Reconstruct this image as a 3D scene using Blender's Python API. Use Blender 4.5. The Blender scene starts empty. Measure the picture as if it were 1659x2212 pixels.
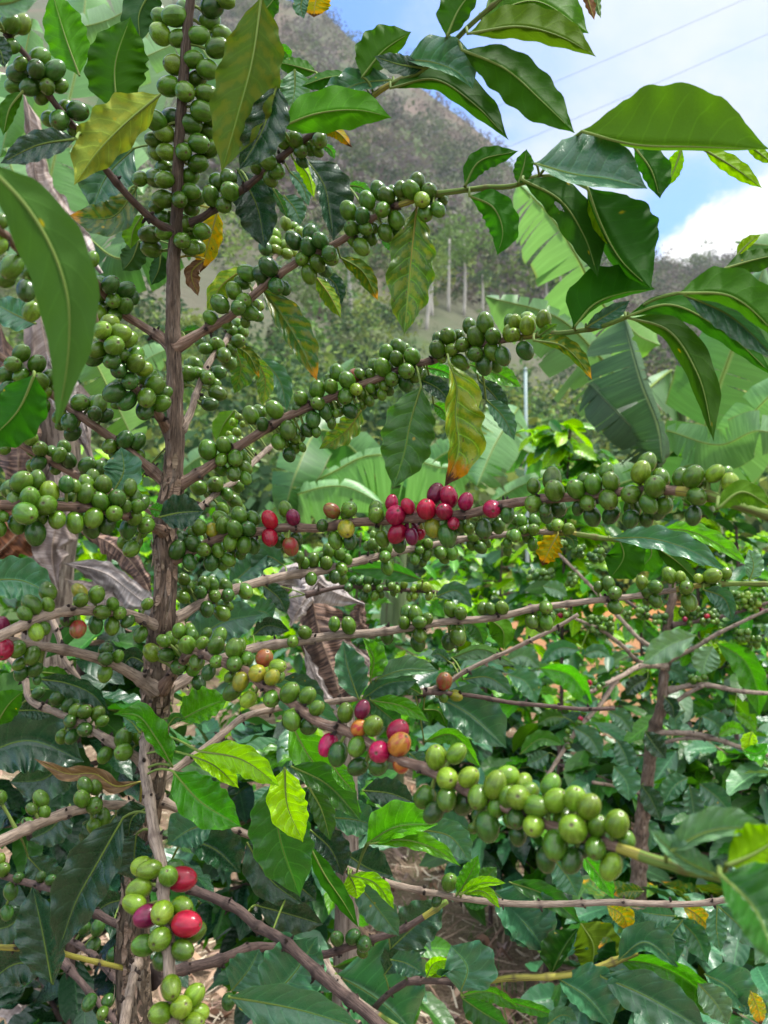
import bpy, math, random
from mathutils import Vector, noise
R = random.Random(7)
sc = bpy.context.scene
COL = sc.collection
FPX = 1665.0; CX = 829.5; CY = 1106.0; CAMZ = 1.40
def P(px, py, d):
    """a point seen at (px, py) of the photograph, d metres ahead of the camera plane"""
    return Vector(((px - CX) / FPX * d, d, CAMZ + (CY - py) / FPX * d))
def T(tile, x, y):
    if tile == 'F': return x, y
    return 553.0 * int(tile[0]) + x / 3.0, 553.0 * int(tile[1]) + y / 3.0
def TS(tile): return 1.0 if tile == 'F' else 1 / 3.0
def clamp(x, a, b): return max(a, min(b, x))
def lerp(a, b, t): return a + (b - a) * t
def table(tb, x):
    if x <= tb[0][0]: return tb[0][1]
    for (x0, y0), (x1, y1) in zip(tb, tb[1:]):
        if x <= x1:
            t = (x - x0) / (x1 - x0)
            return y0 + (y1 - y0) * t
    return tb[-1][1]
def stable(tb, x):
    if x <= tb[0][0]: return tb[0][1]
    for (x0, y0), (x1, y1) in zip(tb, tb[1:]):
        if x <= x1:
            t = (x - x0) / (x1 - x0); t = t * t * (3 - 2 * t) * .5 + t * .5
            return y0 + (y1 - y0) * t
    return tb[-1][1]
def catmull(pts, n):
    """n+1 samples of a smooth curve through pts (tuples of any size), even in the parameter of chord length"""
    if len(pts) == 2:
        return [tuple(lerp(a, b, i / n) for a, b in zip(*pts)) for i in range(n + 1)]
    L = [0.0]
    for a, b in zip(pts, pts[1:]):
        L.append(L[-1] + max(1e-6, math.hypot(a[0] - b[0], a[1] - b[1]) + (abs(a[2] - b[2]) * .2 if len(a) > 2 and False else 0)))
    out = []
    k = 0
    for i in range(n + 1):
        s = L[-1] * i / n
        while k < len(pts) - 2 and s > L[k + 1]: k += 1
        t = (s - L[k]) / (L[k + 1] - L[k])
        p1, p2 = pts[k], pts[k + 1]
        p0 = pts[k - 1] if k > 0 else tuple(2 * a - b for a, b in zip(p1, p2))
        p3 = pts[k + 2] if k + 2 < len(pts) else tuple(2 * b - a for a, b in zip(p1, p2))
        d1 = L[k + 1] - L[k]
        d0 = (L[k] - L[k - 1]) if k > 0 else d1
        d2 = (L[k + 2] - L[k + 1]) if k + 2 < len(pts) else d1
        q = []
        for a, b, c, e in zip(p0, p1, p2, p3):
            m1 = ((b - a) / d0 * d1 + (c - b) / d1 * d0) / (d0 + d1) * d1
            m2 = ((c - b) / d1 * d2 + (e - c) / d2 * d1) / (d1 + d2) * d1
            t2 = t * t; t3 = t2 * t
            q.append((2 * t3 - 3 * t2 + 1) * b + (t3 - 2 * t2 + t) * m1 + (-2 * t3 + 3 * t2) * c + (t3 - t2) * m2)
        out.append(tuple(q))
    return out

class MB:
    """collects vertices, faces, uvs, tints and material slots and links them as one mesh object"""
    def __init__(s): s.v = []; s.f = []; s.uv = []; s.mi = []; s.tint = []; s.mats = []
    def slot(s, m):
        if m not in s.mats: s.mats.append(m)
        return s.mats.index(m)
    def add(s, verts, faces, uvs, mat, tint=(1, 1, 1, 1)):
        b = len(s.v); s.v += verts; k = s.slot(mat)
        for f in faces:
            s.f.append(tuple(b + i for i in f)); s.mi.append(k)
        s.uv += uvs
        s.tint += [tint] * len(verts) if isinstance(tint, tuple) else tint
    def join(s, o):
        b = len(s.v); s.v += o.v; s.uv += o.uv; s.tint += o.tint
        for f, k in zip(o.f, o.mi):
            s.f.append(tuple(b + i for i in f)); s.mi.append(s.slot(o.mats[k]))
    def mesh(s, name, origin=Vector((0, 0, 0)), smooth=True):
        me = bpy.data.meshes.new(name)
        me.from_pydata([tuple(v - origin) for v in s.v], [], s.f)
        for m in s.mats: me.materials.append(m)
        me.polygons.foreach_set('material_index', s.mi)
        if smooth: me.polygons.foreach_set('use_smooth', [True] * len(s.f))
        uvl = me.uv_layers.new(name='UVMap')
        idx = [0] * len(me.loops); me.loops.foreach_get('vertex_index', idx)
        buf = []
        for i in idx: buf += s.uv[i]
        uvl.data.foreach_set('uv', buf)
        ca = me.color_attributes.new('tint', 'FLOAT_COLOR', 'POINT')
        buf = []
        for t in s.tint: buf += t
        ca.data.foreach_set('color', buf)
        me.update()
        return me
    def build(s, name, parent=None, origin=None, smooth=True, label=None):
        if origin is None: origin = s.v[0].copy()
        o = bpy.data.objects.new(name, s.mesh(name, origin, smooth))
        place(o, origin, parent)
        if label: o['label'] = label
        return o
WORLD = {}
def place(o, origin, parent=None):
    COL.objects.link(o)
    WORLD[o.name] = Vector(origin)
    if parent is not None:
        o.parent = parent; o.location = Vector(origin) - WORLD[parent.name]
    else: o.location = origin
def thing(name, loc, label, cat, group=None):
    o = bpy.data.objects.new(name, None); o.empty_display_size = .05
    place(o, loc); o['label'] = label; o['category'] = cat
    if group: o['group'] = group
    return o

# ------------------------------------------------------------------ node helpers
class NT:
    def __init__(s, mat): s.t = mat.node_tree; s.n = s.t.nodes; s.l = s.t.links
    def node(s, typ, **kw):
        nd = s.n.new(typ)
        for k, v in kw.items(): setattr(nd, k, v)
        return nd
    def inp(s, sock, v):
        if isinstance(v, bpy.types.NodeSocket): s.l.new(v, sock)
        elif v is not None: sock.default_value = v
    def m(s, op, a, b=None, c=None, cl=False):
        nd = s.node('ShaderNodeMath', operation=op, use_clamp=cl)
        for i, v in enumerate((a, b, c)):
            if v is not None: s.inp(nd.inputs[i], v)
        return nd.outputs[0]
    def mix(s, fac, a, b, typ='MIX'):
        nd = s.node('ShaderNodeMix', data_type='RGBA', blend_type=typ)
        s.inp(nd.inputs[0], fac)
        for i, v in ((6, a), (7, b)):
            s.inp(nd.inputs[i], (*v, 1) if isinstance(v, tuple) and len(v) == 3 else v)
        return nd.outputs[2]
    def step(s, x, a, b):
        nd = s.node('ShaderNodeMapRange', interpolation_type='SMOOTHSTEP')
        s.inp(nd.inputs[0], x); s.inp(nd.inputs[1], a); s.inp(nd.inputs[2], b)
        return nd.outputs[0]
    def noise(s, vec, scale, detail=3, rough=.55, dim='3D', w=None):
        nd = s.node('ShaderNodeTexNoise', noise_dimensions=dim)
        if vec is not None: s.l.new(vec, nd.inputs['Vector'])
        nd.inputs['Scale'].default_value = scale; nd.inputs['Detail'].default_value = detail; nd.inputs['Roughness'].default_value = rough
        if w is not None: s.inp(nd.inputs['W'], w)
        return nd.outputs[0]
    def xyz(s, x, y, z=0):
        nd = s.node('ShaderNodeCombineXYZ')
        for i, v in enumerate((x, y, z)): s.inp(nd.inputs[i], v)
        return nd.outputs[0]
    def sep(s, v):
        nd = s.node('ShaderNodeSeparateXYZ'); s.l.new(v, nd.inputs[0]); return nd.outputs
def new_mat(name):
    m = bpy.data.materials.new(name); m.use_nodes = True
    nt = NT(m); nt.n.clear()
    out = nt.node('ShaderNodeOutputMaterial')
    return m, nt, out
def principled(nt, col, rough, spec=.5, bump=None, bstr=.3, bdist=.001, **kw):
    p = nt.node('ShaderNodeBsdfPrincipled')
    nt.inp(p.inputs['Base Color'], (*col, 1) if isinstance(col, tuple) and len(col) == 3 else col)
    nt.inp(p.inputs['Roughness'], rough); p.inputs['Specular IOR Level'].default_value = spec
    for k, v in kw.items(): nt.inp(p.inputs[k.replace('_', ' ')], v)
    if bump is not None:
        b = nt.node('ShaderNodeBump'); b.inputs['Strength'].default_value = bstr; b.inputs['Distance'].default_value = bdist
        nt.l.new(bump, b.inputs['Height']); nt.l.new(b.outputs[0], p.inputs['Normal'])
        return p, b
    return p, None

def leaf_material(name, top, under, rough=.33, veins=.35, trans=.25, spots=0., yellow=(.42, .30, .02), tip=0., brown=(.09, .04, .015), nv=8., mott=0., bump=.45, holes=None, spec=.45):
    m, nt, out = new_mat(name)
    uvn = nt.node('ShaderNodeUVMap'); uvn.uv_map = 'UVMap'
    s = nt.sep(uvn.outputs[0]); u, v0 = s[0], s[1]
    v = nt.m('MULTIPLY', nt.m('SUBTRACT', v0, .5), 2.); av = nt.m('ABSOLUTE', v)
    geo = nt.node('ShaderNodeNewGeometry'); back = geo.outputs['Backfacing']
    info = nt.node('ShaderNodeObjectInfo'); rnd = info.outputs['Random']
    ta = nt.node('ShaderNodeVertexColor', layer_name='tint')
    ts = nt.node('ShaderNodeSeparateColor'); nt.l.new(ta.outputs[0], ts.inputs[0])
    seed = nt.m('MULTIPLY', ts.outputs[1], 37.)
    p3 = nt.xyz(nt.m('MULTIPLY', u, 2.4), nt.m('MULTIPLY', v, .55), seed)
    n1 = nt.noise(p3, 2.2, 4); n2 = nt.noise(p3, 9., 4, .65); n3 = nt.noise(p3, 40., 2)
    # lateral veins, curving to the tip, slightly alternate
    off = nt.m('MULTIPLY', nt.m('GREATER_THAN', v, 0.), .4)
    wob = nt.m('MULTIPLY', nt.m('SUBTRACT', n1, .5), .5)
    t = nt.m('ADD', nt.m('ADD', nt.m('MULTIPLY', nt.m('SUBTRACT', u, nt.m('MULTIPLY', nt.m('POWER', av, 1.5), .17)), nv), off), wob)
    fr = nt.m('FRACT', t); dist = nt.m('ABSOLUTE', nt.m('SUBTRACT', fr, .5))
    vein = nt.m('MULTIPLY', nt.m('SUBTRACT', 1., nt.step(dist, .015, .075)), nt.m('SUBTRACT', 1., nt.step(av, .7, .98)))
    mid = nt.m('SUBTRACT', 1., nt.step(av, .02, .065))
    vo = nt.node('ShaderNodeTexVoronoi', feature='DISTANCE_TO_EDGE'); nt.l.new(p3, vo.inputs['Vector']); vo.inputs['Scale'].default_value = 16.
    ret = nt.m('SUBTRACT', 1., nt.step(vo.outputs[0], .0, .09))
    quilt = nt.m('SINE', nt.m('MULTIPLY', fr, math.pi))
    quilt = nt.m('MULTIPLY', nt.m('POWER', nt.m('ABSOLUTE', nt.m('SUBTRACT', dist, .0)), .6), 1.)
    edge = nt.step(av, .93, 1.)
    c = nt.mix(nt.m('MULTIPLY', nt.step(n1, .3, .75), .45), top, tuple(x * 1.55 for x in top))
    c = nt.mix(nt.m('MULTIPLY', n2, .25), c, tuple(x * .55 for x in top))
    if mott > 0:
        nm = nt.noise(p3, 3.4, 5, .7)
        mf = nt.m('ADD', nt.m('ADD', nm, nt.m('MULTIPLY', nt.m('SUBTRACT', .25, dist), -.45)), nt.m('MULTIPLY', nt.m('SUBTRACT', n1, .5), .5))
        mf = nt.m('MULTIPLY', nt.step(mf, .47, .60), mott)
        c = nt.mix(mf, c, yellow)
    vc = tuple(min(1., x * 2.1 + .035 * k) for x, k in zip(top, (.7, 1., .25)))
    c = nt.mix(nt.m('MULTIPLY', vein, veins), c, vc)
    c = nt.mix(nt.m('MULTIPLY', ret, veins * .22), c, vc)
    c = nt.mix(nt.m('MULTIPLY', mid, min(1, veins * 1.9)), c, tuple(min(1, x * 1.25) for x in vc))
    c = nt.mix(nt.m('MULTIPLY', edge, .35), c, vc)
    cu = nt.mix(n1, under, tuple(x * .75 for x in under))
    cu = nt.mix(nt.m('MULTIPLY', nt.m('MAXIMUM', vein, nt.m('MULTIPLY', ret, .3)), veins * .5), cu, tuple(min(1, x * 1.9) for x in under))
    cu = nt.mix(nt.m('MULTIPLY', mid, .6), cu, tuple(min(1, x * 2.) for x in under))
    if mott > 0: cu = nt.mix(nt.m('MULTIPLY', mf, .85), cu, yellow)
    c = nt.mix(back, c, cu)
    if spots > 0:
        vs = nt.node('ShaderNodeTexVoronoi'); vs.inputs['Scale'].default_value = 4.2; nt.l.new(p3, vs.inputs['Vector'])
        vc_ = nt.node('ShaderNodeSeparateColor'); nt.l.new(vs.outputs['Color'], vc_.inputs[0])
        dd = nt.m('ADD', vs.outputs['Distance'], nt.m('MULTIPLY', nt.m('SUBTRACT', n2, .5), .35))
        has = nt.m('LESS_THAN', vc_.outputs[0], spots)
        yl = nt.m('MULTIPLY', has, nt.m('SUBTRACT', 1., nt.step(dd, .05, .24)))
        br = nt.m('MULTIPLY', nt.m('MULTIPLY', has, nt.m('LESS_THAN', vc_.outputs[1], .45)), nt.m('SUBTRACT', 1., nt.step(dd, .03, .09)))
        c = nt.mix(nt.m('MULTIPLY', yl, .85), c, yellow)
        c = nt.mix(br, c, brown)
    if mott > .3:
        dk = nt.m('MULTIPLY', nt.step(nt.noise(p3, 6.5, 3, .6), .66, .69), .9)
        c = nt.mix(dk, c, brown)
    if tip > 0:
        e = nt.m('ADD', u, nt.m('MULTIPLY', nt.m('SUBTRACT', n2, .5), .22))
        c = nt.mix(nt.step(e, tip - .13, tip - .02), c, tuple(a * .9 for a in (.5, .25, .03)))
        c = nt.mix(nt.step(e, tip, tip + .05), c, brown)
    hsv = nt.node('ShaderNodeHueSaturation')
    nt.l.new(c, hsv.inputs['Color'])
    nt.inp(hsv.inputs['Hue'], nt.m('ADD', .488, nt.m('MULTIPLY', ts.outputs[2], .024)))
    nt.inp(hsv.inputs['Value'], nt.m('ADD', .75, nt.m('MULTIPLY', ts.outputs[0], .5)))
    hsv.inputs['Saturation'].default_value = 1.06
    c = hsv.outputs[0]
    h = nt.m('ADD', nt.m('MULTIPLY', quilt, .9), nt.m('ADD', nt.m('MULTIPLY', n1, .8), nt.m('ADD', nt.m('MULTIPLY', ret, -.08), nt.m('MULTIPLY', n2, .16))))
    ro = nt.m('ADD', nt.m('ADD', rough, nt.m('MULTIPLY', back, .28)), nt.m('MULTIPLY', nt.m('SUBTRACT', n2, .5), .3))
    p, b = principled(nt, c, ro, spec, h, min(1., bump), .0017)
    nt.inp(p.inputs['Specular IOR Level'], nt.m('MULTIPLY', spec, nt.m('SUBTRACT', 1., nt.m('MULTIPLY', back, .82))))
    if trans > 0:
        tr = nt.node('ShaderNodeBsdfTranslucent')
        tc = nt.mix(1., c, (1.7, 1.9, .75), 'MULTIPLY')
        nt.l.new(tc, tr.inputs[0]); nt.inp(b.inputs['Strength'], nt.m('MULTIPLY', min(1., bump), nt.m('SUBTRACT', 1., nt.m('MULTIPLY', back, .55)))); nt.l.new(b.outputs[0], tr.inputs['Normal'])
        mx = nt.node('ShaderNodeMixShader'); mx.inputs[0].default_value = trans
        nt.l.new(p.outputs[0], mx.inputs[1]); nt.l.new(tr.outputs[0], mx.inputs[2]); sh = mx.outputs[0]
    else: sh = p.outputs[0]
    if holes:
        fac = None
        for (hu, hv, hr) in holes:
            du = nt.m('MULTIPLY', nt.m('SUBTRACT', u, hu), 2.3); dv = nt.m('SUBTRACT', v, hv)
            q = nt.m('SQRT', nt.m('ADD', nt.m('MULTIPLY', du, du), nt.m('MULTIPLY', dv, dv)))
            q = nt.m('LESS_THAN', nt.m('ADD', q, nt.m('MULTIPLY', nt.m('SUBTRACT', n2, .5), .25)), hr)
            fac = q if fac is None else nt.m('MAXIMUM', fac, q)
        tp = nt.node('ShaderNodeBsdfTransparent'); mh = nt.node('ShaderNodeMixShader')
        nt.l.new(fac, mh.inputs[0]); nt.l.new(sh, mh.inputs[1]); nt.l.new(tp.outputs[0], mh.inputs[2]); sh = mh.outputs[0]
    nt.l.new(sh, out.inputs[0])
    return m

def cherry_material(name, base, pole, rough=.3, patch=None, patchamt=.0):
    """uv: x around, y from stalk (0) to eye (1)"""
    m, nt, out = new_mat(name)
    uvn = nt.node('ShaderNodeUVMap'); uvn.uv_map = 'UVMap'
    s = nt.sep(uvn.outputs[0]); a, t = s[0], s[1]
    ta = nt.node('ShaderNodeVertexColor', layer_name='tint')
    ts = nt.node('ShaderNodeSeparateColor'); nt.l.new(ta.outputs[0], ts.inputs[0])
    an = nt.m('MULTIPLY', a, 2 * math.pi)
    rad = nt.m('SINE', nt.m('MULTIPLY', t, math.pi))
    v = nt.xyz(nt.m('MULTIPLY', nt.m('COSINE', an), rad), nt.m('MULTIPLY', nt.m('SINE', an), rad), nt.m('ADD', nt.m('COSINE', nt.m('MULTIPLY', t, math.pi)), nt.m('MULTIPLY', ts.outputs[1], 31.)))
    n1 = nt.noise(v, 1.3, 3); n2 = nt.noise(v, 14., 3); n3 = nt.noise(v, 55., 2)
    c = nt.mix(nt.step(n1, .36, .64), base, tuple(x * .58 for x in base))
    c = nt.mix(nt.m('MULTIPLY', nt.step(t, .45, .95), .5), c, pole)
    c = nt.mix(nt.m('MULTIPLY', nt.m('SUBTRACT', 1., nt.step(t, .0, .4)), .4), c, pole)
    if patch: c = nt.mix(nt.m('MULTIPLY', nt.step(n1, .45, .62), patchamt), c, patch)
    stripe = nt.m('POWER', nt.m('ABSOLUTE', nt.m('SINE', nt.m('MULTIPLY', an, 4.))), 14.)
    c = nt.mix(nt.m('MULTIPLY', stripe, nt.m('MULTIPLY', .22, nt.step(t, .2, .8))), c, tuple(min(1, x * 1.9 + .02) for x in base))
    c = nt.mix(nt.m('MULTIPLY', nt.step(n3, .6, .75), .12), c, tuple(min(1, x * 2.2 + .02) for x in base))
    c = nt.mix(nt.m('MULTIPLY', nt.step(nt.m('ADD', t, nt.m('MULTIPLY', nt.m('SUBTRACT', n2, .5), .05)), .925, .955), .7), c, (.075, .055, .02))
    c = nt.mix(nt.m('MULTIPLY', nt.step(t, .962, .985), .9), c, (.04, .026, .014))
    hsv = nt.node('ShaderNodeHueSaturation'); nt.l.new(c, hsv.inputs['Color'])
    nt.inp(hsv.inputs['Value'], nt.m('ADD', .74, nt.m('MULTIPLY', ts.outputs[0], .54)))
    nt.inp(hsv.inputs['Hue'], nt.m('ADD', .488, nt.m('MULTIPLY', ts.outputs[2], .022)))
    ro = nt.m('ADD', rough, nt.m('MULTIPLY', nt.m('SUBTRACT', n2, .5), .25))
    h = nt.m('ADD', nt.m('MULTIPLY', n2, .3), nt.m('MULTIPLY', n1, .6))
    p, b = principled(nt, hsv.outputs[0], ro, .4, h, .3, .0006, Subsurface_Weight=.06, Subsurface_Scale=.003)
    nt.l.new(p.outputs[0], out.inputs[0])
    return m

def bark_material(name, c1, c2, dark, sx=7., sy=55., bump=.8, dist=.0015, pale=None):
    m, nt, out = new_mat(name)
    uvn = nt.node('ShaderNodeUVMap'); uvn.uv_map = 'UVMap'     # x: around 0..1, y: metres along
    s = nt.sep(uvn.outputs[0]); a, y = s[0], s[1]
    an = nt.m('MULTIPLY', a, 2 * math.pi)
    ta = nt.node('ShaderNodeVertexColor', layer_name='tint')
    ts = nt.node('ShaderNodeSeparateColor'); nt.l.new(ta.outputs[0], ts.inputs[0])
    v = nt.xyz(nt.m('MULTIPLY', nt.m('COSINE', an), 1.), nt.m('MULTIPLY', nt.m('SINE', an), 1.), nt.m('MULTIPLY', y, sy))
    v2 = nt.xyz(nt.m('MULTIPLY', nt.m('COSINE', an), sx), nt.m('MULTIPLY', nt.m('SINE', an), sx), nt.m('MULTIPLY', y, sy * .8))
    v3 = nt.xyz(nt.m('MULTIPLY', nt.m('COSINE', an), 1.6), nt.m('MULTIPLY', nt.m('SINE', an), 1.6), nt.m('MULTIPLY', y, sy * .45))
    n1 = nt.noise(v, 1.2, 4); n2 = nt.noise(v2, 1., 6, .7); n3 = nt.noise(v2, 4., 3, .7); n4 = nt.noise(v3, 1., 5, .65)
    c = nt.mix(nt.step(n1, .35, .65), c1, c2)
    c = nt.mix(nt.m('MULTIPLY', nt.m('SUBTRACT', 1., nt.step(n4, .36, .5)), .75), c, tuple(x * .45 for x in c1))
    if pale: c = nt.mix(nt.m('MULTIPLY', nt.step(nt.m('ADD', n4, nt.m('MULTIPLY', n2, .3)), .70, .78), .85), c, pale)
    c = nt.mix(nt.m('SUBTRACT', 1., nt.step(n2, .38, .49)), c, dark)
    c = nt.mix(nt.m('MULTIPLY', n3, .5), c, tuple(x * .5 for x in c1))
    c = nt.mix(ts.outputs[1], c, dark)          # dark scaly leaf scars at the nodes
    hsv = nt.node('ShaderNodeHueSaturation'); nt.l.new(c, hsv.inputs['Color'])
    nt.inp(hsv.inputs['Value'], nt.m('ADD', .7, nt.m('MULTIPLY', ts.outputs[0], .6)))
    h = nt.m('ADD', nt.step(n2, .3, .6), nt.m('ADD', n4, nt.m('MULTIPLY', n3, .5)))
    p, b = principled(nt, hsv.outputs[0], .75, .3, h, bump, dist)
    nt.l.new(p.outputs[0], out.inputs[0])
    return m
LM = {
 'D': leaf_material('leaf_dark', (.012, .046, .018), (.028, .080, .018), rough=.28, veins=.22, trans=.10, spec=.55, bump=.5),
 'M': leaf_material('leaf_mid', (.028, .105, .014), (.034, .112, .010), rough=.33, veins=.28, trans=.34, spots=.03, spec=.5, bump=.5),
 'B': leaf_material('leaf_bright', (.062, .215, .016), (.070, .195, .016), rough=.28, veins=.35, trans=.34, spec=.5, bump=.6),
 'Y': leaf_material('leaf_lime', (.22, .44, .006), (.20, .38, .010), rough=.25, veins=.40, trans=.38, bump=.8),
 'T': leaf_material('leaf_teal', (.036, .118, .052), (.04, .12, .03), rough=.32, veins=.32, trans=.12, spots=.03, spec=.7, bump=.6),
 'L': leaf_material('leaf_light', (.070, .155, .014), (.085, .17, .017), rough=.4, veins=.35, trans=.32, spots=.05, spec=.45),
 'G': leaf_material('leaf_pale', (.09, .20, .09), (.12, .215, .085), rough=.34, veins=.35, trans=.15, spec=.8, bump=.7),  # sky glare on the blade put into a paler base colour
 'R': leaf_material('leaf_rust', (.026, .085, .013), (.050, .108, .014), rough=.33, veins=.35, trans=.2, spots=.15, mott=.22, yellow=(.38, .28, .010), tip=.955),
 'W': leaf_material('leaf_yellowing', (.065, .16, .018), (.10, .185, .022), rough=.38, veins=.6, trans=.25, spots=.08, mott=.6, yellow=(.23, .27, .025), bump=.7),
 'O': leaf_material('leaf_orange', (.20, .22, .02), (.28, .26, .025), rough=.42, veins=.4, trans=.25, spots=.25, mott=.95, yellow=(.46, .26, .006), tip=.84, brown=(.06, .025, .01)),
 'Q': leaf_material('leaf_brown_tip', (.10, .20, .018), (.11, .20, .022), rough=.36, veins=.7, trans=.22, spots=.1, mott=.62, yellow=(.28, .31, .025), tip=.85, brown=(.075, .03, .015), bump=.7),
 'V': leaf_material('leaf_pale_yellow', (.12, .185, .024), (.18, .23, .04), rough=.42, veins=.55, trans=.22, spots=.06, mott=.28, yellow=(.30, .26, .03), bump=.8),
 'P': leaf_material('leaf_olive', (.048, .105, .014), (.062, .118, .018), rough=.42, veins=.3, trans=.2, spots=.12, yellow=(.34, .24, .02), mott=.12),
 'N': leaf_material('leaf_dull', (.045, .11, .020), (.060, .125, .026), rough=.5, veins=.22, trans=.18, spots=.03),
 'X': leaf_material('leaf_dead', (.13, .075, .035), (.17, .10, .05), rough=.6, veins=.5, trans=.1, mott=.4, yellow=(.07, .04, .02)),
 'H': leaf_material('leaf_holed', (.018, .066, .009), (.030, .088, .012), rough=.36, veins=.3, trans=.25, spots=.03, holes=[(.36, .28, .13)], spec=.4),
 'h': leaf_material('leaf_eaten', (.085, .145, .017), (.11, .17, .02), rough=.4, veins=.5, trans=.3, spots=.12, holes=[(.55, -.5, .35), (.5, .35, .09), (.7, -.2, .2)]),
}
GREEN = dict(pole=(.17, .26, .06))
CM = {
 'g': cherry_material('cherry_green', (.056, .140, .007), (.100, .175, .020), rough=.24),
 'd': cherry_material('cherry_deep_green', (.026, .086, .009), (.050, .118, .020), rough=.24),
 'l': cherry_material('cherry_light_green', (.120, .222, .010), (.165, .24, .026), rough=.26),
 'y': cherry_material('cherry_yellow', (.22, .215, .010), (.26, .21, .025), patch=(.14, .19, .015), patchamt=.8),
 'o': cherry_material('cherry_orange', (.40, .14, .02), (.32, .21, .03), patch=(.33, .02, .022), patchamt=.9),
 'a': cherry_material('cherry_russet', (.24, .035, .02), (.20, .12, .03), patch=(.17, .13, .025), patchamt=.8),
 'r': cherry_material('cherry_red', (.27, .004, .032), (.31, .012, .042), rough=.2, patch=(.20, .003, .022), patchamt=.6),
 'p': cherry_material('cherry_purple', (.13, .005, .032), (.13, .012, .03), rough=.22),
}
BARK = bark_material('bark_trunk', (.23, .16, .115), (.31, .215, .155), (.050, .032, .023), sy=95., pale=(.40, .33, .27), bump=1., dist=.002)
BARKL = bark_material('bark_lower', (.17, .125, .085), (.25, .19, .13), (.040, .028, .02), sx=5., sy=75., pale=(.33, .28, .22), bump=1., dist=.003)
TWIG = bark_material('bark_branch', (.20, .125, .09), (.28, .18, .13), (.06, .035, .028), sx=5., sy=110., bump=.6, dist=.0008, pale=(.36, .28, .22))
TWIGP = bark_material('bark_pale', (.30, .23, .175), (.38, .30, .24), (.10, .07, .055), sx=5., sy=110., bump=.6, dist=.0008)
TWIGD = bark_material('bark_dark', (.10, .065, .055), (.15, .10, .085), (.03, .02, .018), sx=5., sy=110., bump=.6, dist=.0008)
STEM = bark_material('stem_green', (.12, .20, .03), (.17, .25, .045), (.09, .07, .02), sx=2., sy=20., bump=.15, dist=.0005)
STEMY = bark_material('stem_yellow', (.28, .27, .04), (.33, .29, .06), (.07, .05, .025), sx=2., sy=20., bump=.15, dist=.0005)
SCAB = bark_material('node_scab', (.05, .035, .028), (.08, .055, .04), (.02, .014, .012), sx=6., sy=120., bump=1., dist=.001)

# ------------------------------------------------------------------ shapes
def tube(mb, pts, rad, mat, sides=10, rough=0., tint=None, cap=True, seed=0., matf=None):
    n = len(pts); verts = []; uvs = []; tints = []
    up = None; L = 0.
    for i, p in enumerate(pts):
        d = (pts[min(i + 1, n - 1)] - pts[max(i - 1, 0)])
        if d.length < 1e-9: d = Vector((0, 0, 1))
        d.normalize()
        if up is None:
            up = d.orthogonal().normalized()
        else:
            up = (up - d * up.dot(d))
            up = up.normalized() if up.length > 1e-6 else d.orthogonal().normalized()
        si = d.cross(up)
        if i: L += (p - pts[i - 1]).length
        r = rad[i] if isinstance(rad, list) else rad
        for k in range(sides + 1):
            a = 2 * math.pi * (k % sides) / sides
            q = r
            if rough: q *= 1 + rough * noise.noise(Vector((math.cos(a) * 1.3, math.sin(a) * 1.3, L / max(r, .001) * .35 + seed)))
            verts.append(p + (up * math.cos(a) + si * math.sin(a)) * q); uvs.append((k / sides, L))
            tints.append(tint[i] if tint else (.5, 0, .5, 1))
    S = sides + 1
    faces = [(i * S + k, i * S + k + 1, (i + 1) * S + k + 1, (i + 1) * S + k) for i in range(n - 1) for k in range(sides)]
    if cap:
        for i, rev in ((0, True), (n - 1, False)):
            f = tuple(i * S + k for k in range(sides)); faces.append(f[::-1] if rev else f)
    if matf is None: mb.add(verts, faces, uvs, mat, tints)
    else:
        b = len(mb.v); mb.v += verts; mb.uv += uvs; mb.tint += tints
        for j, f in enumerate(faces):
            ring = min(f) // S
            mb.f.append(tuple(b + i for i in f)); mb.mi.append(mb.slot(matf(ring / (n - 1))))

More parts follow.
